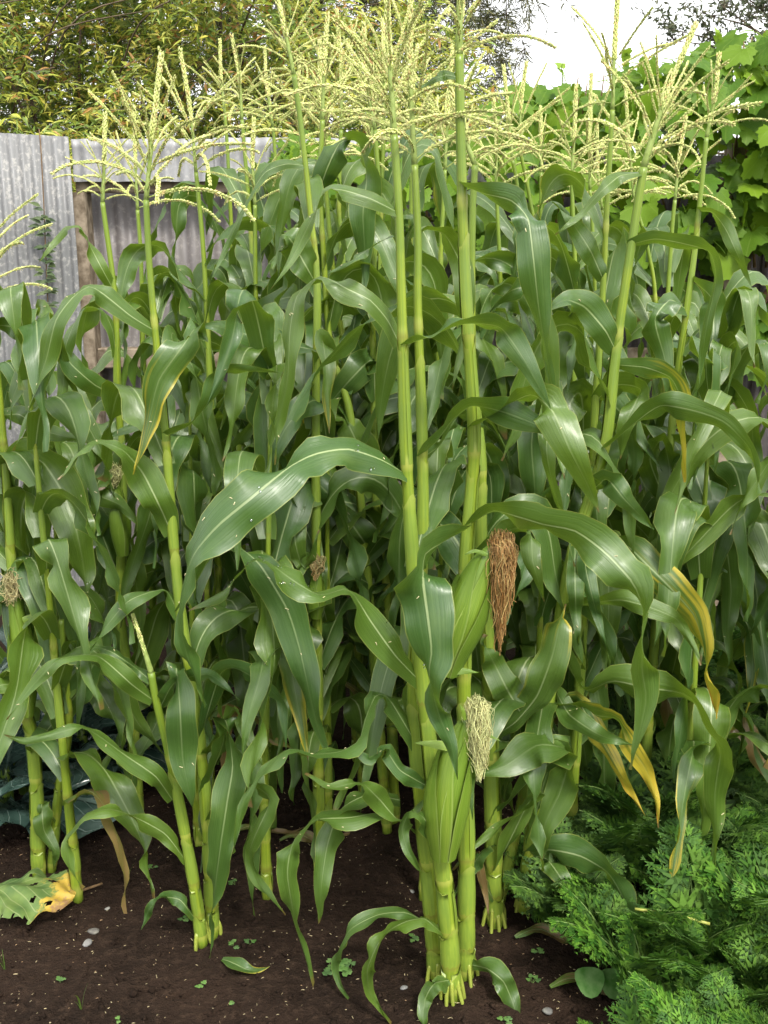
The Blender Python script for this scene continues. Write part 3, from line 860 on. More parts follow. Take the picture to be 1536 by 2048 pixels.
        F = norm(np.cross(view, T)); G = np.cross(T, F)
        a = np.interp(np.linspace(0, 1, n+1), np.linspace(0, 1, len(ang)), [R(math.copysign(min(abs(q)*1.38, 96), q)) for q in ang])[:, None] if len(ang) > 1 else np.full((n+1, 1), R(ang[0]))
        u_ = np.linspace(0, 1, n+1)[:, None]
        a = a + .30*np.sin(u_*s.r.uniform(7, 12) + s.r.uniform(0, 6.28)) + .12*np.sin(u_*s.r.uniform(15, 24) + s.r.uniform(0, 6.28))
        c = c + G*(.010*np.sin(u_*s.r.uniform(10, 18) + s.r.uniform(0, 6.28)))*np.minimum(1, u_*4)
        sg = np.where(a < 0, -1, 1); a = a*(1-pin) + sg*np.maximum(np.abs(a), R(78))*pin
        X = F*np.cos(a) + G*np.sin(a)
        mid = pix[len(pix)//2]
        w = 0.53*wpx*mpp(mid[1], s.Y)
        s.used.append(pts[0].z)
        ribbon(name, c, X, w, s.r, M[mat], s.base, s.root, fold, wave, base, peak, tip, fleck=fleck, drop=drop)
    def auto_leaves(s, lo=0.16, hi=None, length=0.66, w=0.041, skip=0.06, step=None):
        r = s.r; hi = hi or s.len - (0.22 if not getattr(s, 'top', False) else .02)
        ts = list(np.arange(lo, hi, step) + nrg.uniform(-.02, .02, len(np.arange(lo, hi, step)))) if step else s.nodes
        for i, t in enumerate(ts):
            if t < lo or t > hi: continue
            if r.random() > s.auto: continue
            p = s.at(t + 0.04)
            if any(abs(p[2]-z) < skip for z in s.used): continue
            az = s.az + (math.pi if i % 2 else 0) + r.uniform(-.55, .55)
            if s.avoid and math.sin(az) < -0.55: az = -az if r.random() < .6 else (0.2 if math.cos(az) > 0 else math.pi-.2)
            f = t/s.len
            L = length*r.uniform(.78, 1.15)*(1 - 0.35*abs(f-.55)/.55)
            wd = w*r.uniform(.85, 1.15)*(0.72 if f < .25 else 1.0)*(0.8 if f > .8 else 1)
            e0 = R(r.uniform(50, 76) if f > .3 else r.uniform(25, 50)); end = R(r.uniform(-88, -58)); kink = r.uniform(.15, .5); sh = r.uniform(8, 26)
            n = 26; ds = L/n; q = np.array(p, float); pts = [q.copy()]; X = []
            tw = r.uniform(-.9, .9); tw0 = r.uniform(-.5, .5)
            ph = r.uniform(0, 6.28); flut = r.uniform(.05, .22)
            kk = [(kink + r.uniform(-.04, .06), r.uniform(-.5, .5), r.choice((-1, 1))*r.uniform(.3, 1.5))]
            for _ in range(r.choice((0, 1, 1, 2))): kk.append((r.uniform(.35, .85), r.uniform(-.8, .8), r.choice((-1, 1))*r.uniform(.5, 1.9)))
            for j in range(n+1):
                u = j/n
                e = e0 + (end-e0)/(1+math.exp(-(u-kink)*sh)) + flut*math.sin(u*9+ph); a = az; g = tw0 + tw*u
                for (uk, da, dt) in kk:
                    sg = 1/(1+math.exp(-(u-uk)*26)); a += da*sg; g += dt*sg
                d = np.array([math.cos(e)*math.cos(a), math.cos(e)*math.sin(a), math.sin(e)])
                side = np.array([-math.sin(a), math.cos(a), 0.0]); nn = np.cross(d, side)
                X.append(side*math.cos(g) + nn*math.sin(g))
                if j < n:
                    q = q + d*ds; q[2] = max(q[2], 0.02 + 0.02*u); pts.append(q.copy())
            m = M['leaf']
            z = r.random()
            if f < .2 and z < .3: m = M['leaf_d']
            elif f < .45 and z < .015: m = M['leaf_y']
            elif z < .05: m = M['leaf_y1']
            ribbon('leaf', np.array(pts), np.array(X), wd, r, m, s.base, s.root, r.uniform(.2, .45), r.uniform(.05, .13), fleck=0.9 if f > .3 else .3, drop=0, cols=6)
    def tassel(s, tip, nb, blen):
        r = s.r; o = s.c[-1]; tip = np.array(tip); ax = tip - o; H = np.linalg.norm(ax)
        to = link('tassel', None, s.root, tuple(o - s.base)) if False else None
        mb = MB()
        c = spline([(0, 0, 0), ax*0.5 + np.array([r.uniform(-.008, .008), 0, 0]), ax], 18)
        cols = [(.30, .40, .09, 1)]*19
        tube(mb, c, np.linspace(s.r1*0.8, 0.0018, 19), 6, cols=cols)
        f0 = 0.40 if nb else 0.02
        nsp = int(230*(H*(1-f0))/0.22)
        ff_ = np.linspace(f0, .985, nsp)*18; ii = np.minimum(17, ff_.astype(int))
        spikelets(mb, c[ii] + (c[ii+1]-c[ii])*(ff_-ii)[:, None], norm(ax), np.arange(nsp)*2.4 + nrg.uniform(-.3, .3, nsp), (.95 if nb else .8), .0055, (.08, .3) if nb else (.06, .2))
        spike = link('tassel', mb.mesh('tassel', M['tassel']), s.root, tuple(o - s.base))
        for k in range(nb):
            f = 0.02 + (f0-0.02)*(k/(nb-1 if nb > 1 else 1)) + r.uniform(-.01, .01)
            p = ax*f
            v = (r.randrange(4) if k < nb*.35 else (4 + r.randrange(4) if k < nb*.75 else 8 + r.randrange(4)))
            ob = bpy.data.objects.new('tassel_branch', BR[v]); COL.objects.link(ob); ob.parent = spike
            ob.location = p; sc = H/0.34*r.uniform(.75, 1.12)*blen*(1 - .25*(f/f0))
            ob.rotation_euler = (r.uniform(-.24, .24), r.uniform(-.24, .24), k*2.399 + r.uniform(-.4, .4)); ob.scale = (sc, sc, sc)
    def ear(s, pix, dY=-0.02, rad=0.024, silk=None, silk_to=None, silkcol=(.62, .60, .22), husks=3, brown=0.0, flags=(), silkn=90, spread=0.035):
        """ear along the traced axis; silk hangs from its tip"""
        r = s.r
        pts = [P(q[0], q[1], s.Y + dY + (q[2] if len(q) > 2 else 0)) for q in pix]
        c = spline(pts, 16); base = c[0].copy()
        eo = None
        L = np.sum(np.linalg.norm(np.diff(c, axis=0), axis=1)); u = np.linspace(0, 1, 17)
        prof = rad*np.interp(u, [0, .08, .18, .34, .5, .7, .86, 1], [.50, .62, .82, 1.0, .97, .68, .44, .24])
        mb = MB(); tube(mb, c - base, prof, 14)
        eo = link('ear', mb.mesh('ear', M['husk']), s.root, tuple(base - s.base))
        T, A, B = frames(c)
        for h in range(husks):                       # wrapped husk leaves, edges standing proud
            vw = norm(np.array([0, 0, CAM_H]) - c[5]); ph0 = math.atan2(vw.dot(B[5]), vw.dot(A[5])); span = r.uniform(2.2, 2.8)
            mb = MB(); a0 = ph0 + (span/2 - .25, -span/2 + .35, span/2 + .35, -span/2 - .2)[h % 4]; vv = []; uv = []
            top = [1.0, .93, .85, .72][h % 4]
            for i in range(17):
                f = i/16*top; j = min(15, int(f*16)); w = f*16-j
                cc = c[j] + (c[j+1]-c[j])*w; rr = (prof[j] + (prof[j+1]-prof[j])*w)*(1.05 + .035*h) + .0016*(h+1)
                sp_ = span*(1 - 0.75*(i/16)**3)
                for q in range(8):
                    a = a0 + sp_*(q/7-.5)
                    e = 1 + .10*(abs(q-3.5)/3.5)**5
                    vv.append(cc + rr*e*(math.cos(a)*A[j] + math.sin(a)*B[j]) - base); uv.append((q/7, i/16))
            ff = [(i*8+q, i*8+q+1, i*8+q+9, i*8+q+8) for i in range(16) for q in range(7)]
            mb.add(vv, ff, uv); link('husk_leaf', mb.mesh('husk_leaf', M['husk']), eo)
        if silk:
            s0 = np.array(P(silk[0], silk[1], s.Y + dY - .005)); s1 = np.array(P(silk_to[0], silk_to[1], s.Y + dY - .02))
            tp = c[-1]; mb = MB()
            for k in range(silkn):
                f = r.uniform(.35, 1.0) if r.random() < .9 else r.uniform(.9, 1.18); e = s0 + (s1-s0)*f + rdir(r)*spread*r.uniform(.25, 1)*(1.12 - .95*f + r.choice((0, 0, 0, .35)))
                m1 = s0 + rdir(r)*spread*r.uniform(.3, .9) + np.array([0, 0, .012])
                m2 = (m1 + e)/2 + rdir(r)*spread*.5
                cur = spline([tp + rdir(r)*.004, m1, m2, e], 12)
                cur = cur + np.array([[.0035*math.sin(i*1.5+k), .0035*math.cos(i*1.2+k*2), .002*math.sin(i*1.9+k*3)] for i in range(13)])
                b = min(1, max(0, brown + r.uniform(-.3, .3) + .35*f*(brown > .1)))
                q = r.uniform(.8, 1.15)
                col = tuple((a*(1-b) + d*b)*q for a, d in zip(silkcol, (.42, .21, .06))) + (1,)
                tube(mb, cur - base, .0007 if silkn > 60 else .0010, 3, col, cap=False)
            link('silk', mb.mesh('silk', M['silk']), eo)
        for fl in flags:
            pp = [P(q[0], q[1], s.Y + dY - .02) for q in fl[0]]
            cc = spline(pp, 14); Tn = tangents(cc); view = norm(np.array([0, 0, CAM_H]) - cc)
            X = norm(np.cross(view, Tn)); mp = fl[1]*.5*mpp(fl[0][0][1], s.Y)
            ribbon('husk_leaf', cc, X, mp, r, M['husk'], base, eo, .3, .03, base=.8, peak=.3, tip=2.0, cols=4)

def r_sharp(r, v): return v
def spikelets(mb, Pp, ax, ang, sc=1.0, out=0.004, open_=(.22, .55)):
    """pointed florets lying along the axis, many at once"""
    n = len(Pp); ax = np.broadcast_to(ax, (n, 3)); s = norm(np.cross(ax, (0.31, 0.9, 0.2))); b = np.cross(ax, s)
    o = np.cos(ang)[:, None]*s + np.sin(ang)[:, None]*b
    d = norm(ax + o*nrg.uniform(*open_, (n, 1))); w = np.cross(ax, o)
    L = nrg.uniform(.0105, .0150, (n, 1))*sc; W = .0029*sc*nrg.uniform(.85, 1.2, (n, 1))
    p = Pp + o*out*.45; m = p + d*L*.45
    V = np.stack([p, m + w*W, m + o*W, m - w*W, m - o*W, p + d*L], 1)
    pal = [(.66, .52, .20), (.74, .74, .30), (.66, .72, .24), (.60, .68, .20)]
    mb.batch(V, [(0, 2, 1), (0, 3, 2), (0, 4, 3), (0, 1, 4), (5, 1, 2), (5, 2, 3), (5, 3, 4), (5, 4, 1)], pick(pal, n, [1.5, 4, 4, 3], (.85, 1.1)))
def branch_mesh(seed, e0, e1, L=0.275):
    r = random.Random(seed); mb = MB(); n = 16; q = np.zeros(3); pts = [q.copy()]
    for i in range(n):
        f = (i+.5)/n; e = R(e0 + (e1-e0)*f**1.3) + r.uniform(-.05, .05); a = .18*math.sin(f*3+seed)
        q = q + np.array([math.cos(e)*math.cos(a), math.cos(e)*math.sin(a), math.sin(e)])*L/n; pts.append(q.copy())
    c = np.array(pts); tube(mb, c, np.linspace(.0017, .0008, n+1), 4, (.38, .46, .11, 1))
    T = tangents(c); k = 0; f = .10; sp_, sa, st_ = [], [], []
    while f < .985:
        i = min(n-1, int(f*n)); p = c[i] + (c[i+1]-c[i])*(f*n-i)
        sp_.append(p); sa.append((k % 2)*math.pi + r.uniform(-.5, .5)); st_.append(T[i])
        sp_.append(p); sa.append((k % 2)*math.pi + 1.0 + r.uniform(-.4, .4)); st_.append(T[i])
        if r.random() < .28:          # dangling anther
            a = p + np.array([r.uniform(-.004, .004), r.uniform(-.004, .004), -.003])
            tube(mb, np.array([a, a + [0, 0, -r.uniform(.005, .009)]]), .0007, 3, (.66, .58, .22, 1), cap=False)
        k += 1; f += .0175
    spikelets(mb, np.array(sp_), np.array(st_), np.array(sa), 1.0, .003, (.08, .36))
    return mb.mesh('tassel_branch', M['tassel'], False)
BR = ([branch_mesh(1+k, 26+5*k, -50+16*k) for k in range(4)] + [branch_mesh(11+k, 36+5*k, 4+12*k) for k in range(4)] + [branch_mesh(21+k, 54+4*k, 36+8*k) for k in range(4)])

# ---- the front clump
A = Plant([(905, 1992), (892, 1800), (866, 1560), (842, 1330), (826, 1120), (812, 900), (803, 600), (798, 430), (788, 270)], tip=(772, -60), seed=1,
          label='tall corn plant in front with fat husked ear and cream silk low on its stalk', r0=.021, r1=.0075, roots=9, branches=17, auto=.35, az=1.2)
B = Plant([(874, 1955), (858, 1760), (838, 1560), (827, 1400), (838, 1200), (845, 1080), (845, 900), (836, 620), (836, 480), (829, 330)], tip=(822, -50), seed=2,
          label='tall corn plant with slender double-noded stalk touching the front ear-bearing plant', r0=.0195, r1=.007, roots=5, branches=15, auto=.35, az=2.0)
C = Plant([(932, 1955), (933, 1700), (928, 1400), (930, 1160), (942, 1000), (948, 850), (930, 560), (922, 300), (918, 110)], tip=(938, -190), seed=3,
          label='tallest corn plant, big brown-silked ear at mid height beside the front plant', r0=.0195, r1=.009, roots=5, branches=15, auto=.35, az=.6)
A.ear([(888, 1712), (893, 1620), (905, 1540), (925, 1470), (943, 1425)], dY=-.04, rad=.037, silk=(955, 1425), silk_to=(958, 1545), silkcol=(.74, .76, .34), brown=.04, husks=4,
      flags=(([(925, 1500), (940, 1455), (975, 1470), (1002, 1482)], 12), ([(915, 1500), (880, 1490), (828, 1485)], 17), ([(930, 1440), (925, 1420), (918, 1408)], 9)), silkn=330, spread=.034)
C.ear([(893, 1345), (905, 1290), (935, 1210), (968, 1120), (988, 1092)], dY=-.05, rad=.039, silk=(1003, 1095), silk_to=(1000, 1275), silkcol=(.62, .56, .2), brown=.62, husks=4,
      flags=(([(975, 1110), (950, 1102), (928, 1110)], 8), ([(868, 1352), (910, 1342), (958, 1345)], 16)), silkn=400, spread=.034)
# A and B
A.leaf([(812, 948), (760, 918, -.03), (695, 898, -.07), (630, 908, -.11), (575, 936, -.15), (500, 998, -.19), (435, 1052, -.21), (388, 1108, -.22), (364, 1175, -.22), (358, 1240, -.21), (374, 1310, -.2), (414, 1412, -.18)], 90, (45, 25, 15, 35, 60, 12, 0, 12, 45, 64, 50, 40, 30), fold=.4, wave=.06, fleck=9, peak=.45, drop=5)
A.leaf([(930, 1060, -.02), (885, 1085, -.06), (850, 1110, -.10), (846, 1160, -.13), (855, 1230, -.14), (863, 1300, -.14), (858, 1350, -.14), (878, 1430, -.13), (903, 1490, -.12), (913, 1550, -.11)], 104, (-70, -40, -5, 0, 8, 25, 45, 15, 10, 0), fold=.25, wave=.05, fleck=6, peak=.3, tip=1.3, drop=4)
A.leaf([(808, 692), (870, 668, -.04), (930, 648, -.08), (1000, 655, -.10), (1050, 722, -.10), (1102, 818, -.09)], 56, (75, 70, 55, 15, 5, 0), fold=.35, wave=.04, fleck=3, peak=.55)
A.leaf([(797, 425), (740, 397, -.03), (685, 380, -.05), (650, 382, -.07), (622, 440, -.08), (585, 515, -.08), (540, 580, -.08)], 42, (45, 25, 35, 65, 35, 25, 20), fold=.35, wave=.03)
A.leaf([(842, 1365), (790, 1310, -.04), (740, 1240, -.07), (712, 1195, -.1), (690, 1178, -.11), (640, 1190, -.12), (585, 1160, -.13), (530, 1120, -.13), (505, 1120, -.13), (440, 1190, -.13), (370, 1225, -.12)], 62, (15, 5, 5, 30, 70, 40, 20, 50, 60, 15, 5), fold=.3, wave=.04, fleck=6, drop=9, peak=.3, tip=2.6)
B.leaf([(785, 470, -.01), (750, 490, -.03), (705, 520, -.05), (655, 548, -.06)], 24, (50, 60, 40, 20))
B.leaf([(835, 480), (850, 460, .03), (890, 470, .06), (925, 540, .08), (930, 640, .08), (905, 780, .08)], 48, (60, 40, 15, 10, 20, 20))
B.leaf([(800, 690, -.01), (775, 640, -.02), (740, 600, -.03), (695, 578, -.03), (640, 552, -.02), (595, 590, -.02), (580, 660, -.01), (575, 760, -.01), (556, 850, 0), (550, 930, 0)], 58, (10, 10, 15, 40, 55, 35, 25, 25, 40, 40), fold=.35, wave=.06, fleck=4, peak=.5)
B.leaf([(838, 920, .02), (880, 890, .04), (920, 830, .05), (980, 860, .06)], 40, (60, 40, 30, 10))
B.leaf([(845, 910, 0), (875, 880, -.03), (905, 840, -.05), (945, 812, -.06), (1010, 825, -.08), (1080, 852, -.1), (1128, 880, -.1)], 62, (70, 60, 60, 40, 10, 5, 10), fold=.35, fleck=4, peak=.6)
B.leaf([(840, 1500), (780, 1400, -.04), (755, 1390, -.06), (735, 1425, -.09), (718, 1480, -.12), (680, 1503, -.14), (630, 1508, -.16), (580, 1497, -.17), (535, 1535, -.18), (488, 1600, -.18), (468, 1700, -.16)], 55, (30, 30, 45, 30, 35, 40, 45, 45, 20, 5, 40), fold=.35, wave=.07, fleck=4)
A.leaf([(845, 1600), (800, 1640, -.02), (760, 1600, -.05), (720, 1565, -.08), (660, 1575, -.1), (610, 1545, -.1)], 44, (60, 20, 20, 30, 25, 20), fold=.3, wave=.08)
A.leaf([(850, 1570, -.01), (800, 1540, -.03), (770, 1500, -.05), (740, 1520, -.06), (700, 1490, -.07)], 38, (30, 15, 20, 45, 20), wave=.08)
A.leaf([(880, 1715, -.02), (850, 1640, -.05), (820, 1622, -.06), (805, 1660, -.06), (815, 1700, -.06), (842, 1745, -.05)], 38, (60, 40, 30, 20, 10, 20), wave=.09)
B.leaf([(830, 1660), (770, 1625, -.05), (700, 1635, -.1), (630, 1640, -.14), (588, 1680, -.16), (575, 1745, -.16), (588, 1830, -.15), (608, 1900, -.14), (626, 1960, -.12)], 50, (60, 55, 40, 30, 10, 10, 35, 10, 15), fold=.35, wave=.07, fleck=2)
B.leaf([(800, 1600, .02), (735, 1590, -.02), (680, 1620, -.06), (655, 1690, -.08), (643, 1770, -.09), (640, 1848, -.08)], 56, (40, 40, 30, 0, 0, 10), fold=.3, wave=.06)
A.leaf([(885, 1868, -.01), (850, 1838, -.04), (815, 1842, -.06), (780, 1860, -.09), (755, 1890, -.1), (735, 1940, -.1), (742, 1990, -.09), (785, 2045, -.08)], 38, (60, 25, 40, 10, 50, 5, 20, 20), mat='leaf', fold=.2, wave=.13, fleck=0)
B.leaf([(866, 1850), (810, 1825, -.03), (755, 1830, -.05), (700, 1860, -.06), (670, 1920, -.06), (680, 1970, -.06), (705, 2005, -.05)], 32, (60, 30, 45, 25, 50, 20, 20), fold=.2, wave=.12, fleck=0)
C.leaf([(945, 1930, -.02), (975, 1938, -.05), (1008, 1965, -.08), (1030, 2020, -.1), (1035, 2075, -.1)], 42, (30, 15, 10, 15, 20), wave=.1, fleck=1)
A.leaf([(898, 1960, -.02), (868, 1968, -.05), (850, 2000, -.07), (845, 2060, -.08)], 36, (40, 20, 20, 10), wave=.1, fleck=0)
# C
C.leaf([(925, 372), (970, 388, -.04), (1020, 400, -.08), (1055, 435, -.1), (1066, 510, -.11), (1078, 620, -.11), (1095, 720, -.1), (1112, 812, -.09)], 62, (50, 30, 10, 10, 8, 20, 40, 55), fold=.4, wave=.03, fleck=2, peak=.45)
C.leaf([(948, 855), (1000, 820, -.05), (1060, 790, -.1), (1105, 822, -.14), (1140, 900, -.16), (1175, 970, -.16), (1200, 1030, -.15)], 70, (70, 60, 35, 0, 5, 10, 20), fold=.35, wave=.04, fleck=4, peak=.55)
C.leaf([(940, 1050), (985, 1022, -.05), (1040, 1035, -.1), (1090, 1050, -.12), (1150, 1062, -.14), (1210, 1105, -.18), (1265, 1165, -.2), (1285, 1215, -.2), (1285, 1265, -.2), (1284, 1340, -.2), (1292, 1400, -.2), (1275, 1480, -.19), (1258, 1535, -.19)], 76, (60, 30, 15, 45, 35, 5, 5, 60, 50, 10, 10, 35, 60), fold=.3, wave=.04, fleck=5, peak=.42, tip=2.0)
C.leaf([(930, 1165), (960, 1120, .03), (1020, 1060, .04), (1060, 1062, .03), (1066, 1125, .02), (1090, 1205, .02)], 60, (60, 40, 20, 0, 0, 20), fold=.3)
C.leaf([(918, 155), (895, 150, -.01), (870, 158, -.02), (835, 180, -.02)], 20, (20, 15, 30, 40), wave=.02, fleck=0)
C.leaf([(1080, 560, .05), (1098, 700, .02), (1100, 820, .0), (1093, 900, -.04), (1108, 980, -.05), (1135, 1060, -.06), (1148, 1130, -.06)], 44, (40, 30, 20, 15, 30, 50, 60), wave=.04, fleck=1)
C.leaf([(935, 1420), (950, 1490, -.04), (940, 1560, -.05), (945, 1635, -.04)], 26, (20, 10, 20, 10), wave=.05, fleck=1)

# ---- second clump to the right of the front one
D = Plant([(990, 1848), (985, 1600), (975, 1300), (962, 1080), (962, 930), (945, 750), (943, 560), (945, 430), (950, 330)], tip=(900, 165), seed=4,
          label='thick-stalked corn plant with yellow brace roots right behind the front clump', r0=.022, r1=.007, roots=9, branches=13, auto=.5, az=.3)
E = Plant([(1045, 1822), (1073, 1600), (1105, 1350), (1140, 1130), (1185, 980), (1212, 880), (1232, 700), (1260, 510), (1287, 335)], tip=(1392, 48), seed=5,
          label='corn plant whose stalk leans over the carrot bed, with yellowing lower leaves', r0=.0175, r1=.0095, roots=5, branches=17, auto=.35, az=.2)
E2 = Plant([(1000, 1800), (1035, 1650), (1062, 1480), (1080, 1330)], tip=None, seed=6, label='short leaning corn shoot without a tassel beside the thick-stalked plant', r0=.015, r1=.008, auto=.5, az=1.0)
D.leaf([(1045, 1432, -.03), (1015, 1380, -.06), (985, 1320, -.08), (968, 1285, -.08), (975, 1265, -.06)], 62, (5, 0, 5, 25, 60), fold=.3, base=.75, peak=.4, fleck=2)
D.leaf([(975, 1480), (1030, 1445, -.04), (1075, 1390, -.06), (1105, 1310, -.07), (1122, 1235, -.07), (1130, 1205, -.04)], 66, (55, 40, 5, 0, 0, 60), mat='leaf_y1', fold=.2, wave=.04, base=.5, peak=.6, tip=2.5)
D.leaf([(985, 1640), (1060, 1560, -.03), (1130, 1500, -.06), (1075, 1490, -.08), (1010, 1532, -.1), (955, 1552, -.1)], 78, (60, 60, 70, 20, 0, 5), fold=.3, wave=.05, peak=.7)
D.leaf([(985, 1690, -.02), (960, 1710, -.08), (925, 1760, -.1), (908, 1800, -.1)], 34, (55, 40, 40, 30), wave=.08, fleck=0)
D.leaf([(990, 1740, -.02), (1020, 1680, -.04), (1060, 1600, -.05), (1080, 1590, -.05), (950, 1690, -.12), (905, 1740, -.14)], 40, (50, 40, 40, 60, 30, 30), wave=.06, fleck=1)
D.leaf([(988, 1800, -.02), (965, 1760, -.05), (950, 1700, -.06), (972, 1790, -.08), (978, 1835, -.08)], 28, (40, 30, 60, 10, 10), mat='leaf_d', fleck=0)
E.leaf([(1060, 1680), (1090, 1560, -.04), (1118, 1500, -.07), (1135, 1530, -.1), (1118, 1590, -.12), (1090, 1650, -.12), (1085, 1725, -.11)], 68, (50, 40, 60, 20, 0, 5, 10), fold=.25, wave=.05, fleck=3, peak=.6)
E.leaf([(1055, 1720), (1095, 1700, -.05), (1160, 1712, -.1), (1215, 1745, -.13), (1248, 1800, -.14), (1255, 1850, -.14), (1238, 1900, -.13), (1195, 1935, -.12)], 62, (50, 15, 5, 25, 50, 55, 30, 50), fold=.3, wave=.06, fleck=3, peak=.35)
E.leaf([(1058, 1710), (1095, 1720, -.06), (1130, 1770, -.1), (1155, 1835, -.1)], 38, (30, 10, 20, 20), mat='leaf_y1', wave=.08)
E.leaf([(1090, 1450), (1140, 1410, -.05), (1190, 1430, -.1), (1235, 1440, -.13), (1258, 1490, -.15), (1292, 1540, -.15), (1312, 1600, -.15), (1318, 1650, -.14)], 46, (40, 40, 40, 20, 10, 15, 15, 30), mat='leaf_y', fold=.3, wave=.06, fleck=1)
E.leaf([(1095, 1440), (1150, 1400, -.04), (1190, 1460, -.1), (1225, 1520, -.12), (1260, 1580, -.12), (1290, 1630, -.12)], 40, (30, 30, 15, 15, 20, 10), mat='leaf_y', wave=.06, fleck=0)
E.leaf([(1110, 1380), (1140, 1430, -.08), (1200, 1470, -.14), (1270, 1492, -.17)], 44, (30, 10, 5, 20), fleck=2)
E.leaf([(1125, 1230), (1165, 1210, -.05), (1240, 1200, -.1), (1300, 1215, -.12), (1355, 1240, -.14), (1385, 1290, -.15), (1402, 1325, -.15)], 46, (50, 40, 30, 15, 10, 10, 20), wave=.06, fleck=2)
E.leaf([(1120, 1290), (1165, 1380, -.04), (1225, 1362, -.08), (1290, 1375, -.12), (1360, 1385, -.14), (1390, 1405, -.16), (1410, 1455, -.17), (1440, 1500, -.17), (1430, 1590, -.16), (1432, 1745, -.15)], 72, (60, 50, 30, 5, 25, 60, 15, 10, 45, 50), fold=.35, wave=.04, fleck=3, peak=.4, tip=1.6)
E.leaf([(1140, 1130), (1180, 1080, .0), (1250, 1090, -.02), (1300, 1135, -.05), (1345, 1180, -.08), (1388, 1230, -.1), (1405, 1285, -.11), (1415, 1345, -.11), (1430, 1395, -.11), (1432, 1445, -.1)], 66, (60, 55, 45, 10, 5, 10, 30, 50, 30, 30), mat='leaf_y', fold=.3, wave=.05, fleck=1, peak=.45)
E.leaf([(1232, 702), (1210, 660, -.03), (1170, 615, -.06), (1130, 600, -.08), (1095, 625, -.09), (1085, 690, -.08)], 62, (10, 5, 5, 30, 60, 50), fold=.35, wave=.04, fleck=3)
E.leaf([(1236, 730), (1290, 735, -.05), (1340, 755, -.08), (1362, 800, -.1), (1362, 880, -.1), (1370, 965, -.09)], 46, (30, 10, 25, 55, 45, 40), mat='leaf_y', fold=.35, wave=.05, fleck=1)
E.leaf([(1208, 900), (1265, 850, -.06), (1320, 812, -.1), (1390, 822, -.14), (1450, 845, -.16), (1500, 900, -.17), (1520, 990, -.17)], 52, (55, 40, 40, 20, 15, 30, 40), fold=.35, wave=.06, fleck=3)
E.leaf([(1258, 490), (1310, 478, -.03), (1370, 488, -.06), (1420, 505, -.08), (1432, 560, -.08), (1412, 660, -.07), (1398, 770, -.06)], 46, (45, 40, 30, 50, 25, 20, 20), fold=.35, wave=.05)
E.leaf([(1285, 345), (1240, 352, -.02), (1200, 385, -.04), (1160, 430, -.05), (1110, 470, -.05)], 30, (40, 25, 25, 25, 40), wave=.03, fleck=0)
E.leaf([(1185, 980, -.02), (1215, 960, -.06), (1250, 1000, -.09), (1290, 1040, -.1), (1310, 1060, -.1)], 46, (40, 10, 5, 15, 30), fleck=2)
E.leaf([(1150, 1090, -.03), (1150, 1150, -.07), (1152, 1220, -.08), (1158, 1295, -.08)], 34, (30, 0, 10, 20), fleck=1, base=.7)
E.leaf([(1166, 1060, -.03), (1172, 1140, -.08), (1190, 1215, -.09), (1213, 1295, -.09)], 32, (50, 10, 10, 10), fleck=1, base=.7)
E.ear([(1262, 1185), (1290, 1130), (1316, 1088), (1332, 1070)], dY=.15, rad=.02, silk=(1342, 1060), silk_to=(1345, 1085), silkcol=(.58, .52, .2), brown=.1, silkn=50, spread=.02)

# ---- left front plant and its side shoot
F = Plant([(425, 1870), (420, 1740), (408, 1560), (388, 1400), (362, 1230), (345, 1060), (330, 860), (310, 660), (298, 520), (292, 400)], tip=(322, 112), seed=7,
          label='corn plant left of the bare soil, its tassel branches drooping before the iron sheets', r0=.0165, r1=.0065, roots=4, branches=16, auto=.4, az=2.6, blen=1.1)
G = Plant([(405, 1888), (385, 1750), (345, 1540), (312, 1400), (302, 1345)], tip=(266, 1232), seed=8,
          label='short leaning corn shoot ending in one bare unbranched green spike', r0=.0145, r1=.009, branches=0, auto=.25, az=2.8, roots=3)
F.leaf([(310, 662), (262, 632, -.03), (212, 592, -.06), (180, 573, -.08), (148, 592, -.09), (112, 640, -.1), (92, 720, -.1), (60, 810, -.1), (30, 900, -.09)], 50, (5, 0, 10, 50, 35, 30, 45, 60, 60), fold=.35, wave=.05, fleck=5)
F.leaf([(345, 1070), (318, 1010, -.03), (285, 945, -.06), (245, 900, -.09), (195, 884, -.1), (150, 910, -.12), (120, 960, -.13)], 66, (5, 0, 0, 25, 55, 60, 40), fold=.35, wave=.05, fleck=4)
F.leaf([(333, 870), (300, 820, -.02), (350, 760, -.04), (392, 655, -.05), (360, 700, -.09), (318, 760, -.11), (300, 830, -.11), (286, 890, -.11), (270, 948, -.1)], 62, (40, 60, 70, 80, 20, 0, 10, 30, 30), mat='leaf_y1', fold=.3, wave=.05, peak=.6)
F.leaf([(335, 870, -.01), (380, 850, -.03), (420, 800, -.04), (440, 745, -.05), (500, 740, -.06), (565, 745, -.06)], 50, (40, 50, 50, 60, 20, 10), fleck=3)
F.leaf([(362, 1240), (330, 1180, -.02), (260, 1200, -.05), (215, 1250, -.08), (160, 1330, -.1)], 40, (40, 40, 30, 40, 20))
F.leaf([(405, 1520), (450, 1450, -.04), (470, 1420, -.06), (500, 1480, -.09), (530, 1545, -.1)], 42, (60, 50, 40, 15, 10), wave=.05)
F.leaf([(395, 1430), (370, 1360, -.03), (355, 1340, -.06), (360, 1420, -.1), (366, 1520, -.11), (385, 1615, -.1)], 60, (40, 50, 60, 5, 0, 15), fold=.3, wave=.05, fleck=3, peak=.65)
F.leaf([(410, 1580), (445, 1490, -.05), (452, 1440, -.08), (465, 1530, -.11), (455, 1600, -.12), (440, 1700, -.11), (425, 1820, -.1), (420, 1920, -.08)], 58, (60, 50, 60, 10, 5, 20, 50, 30), fold=.35, wave=.06, peak=.5)
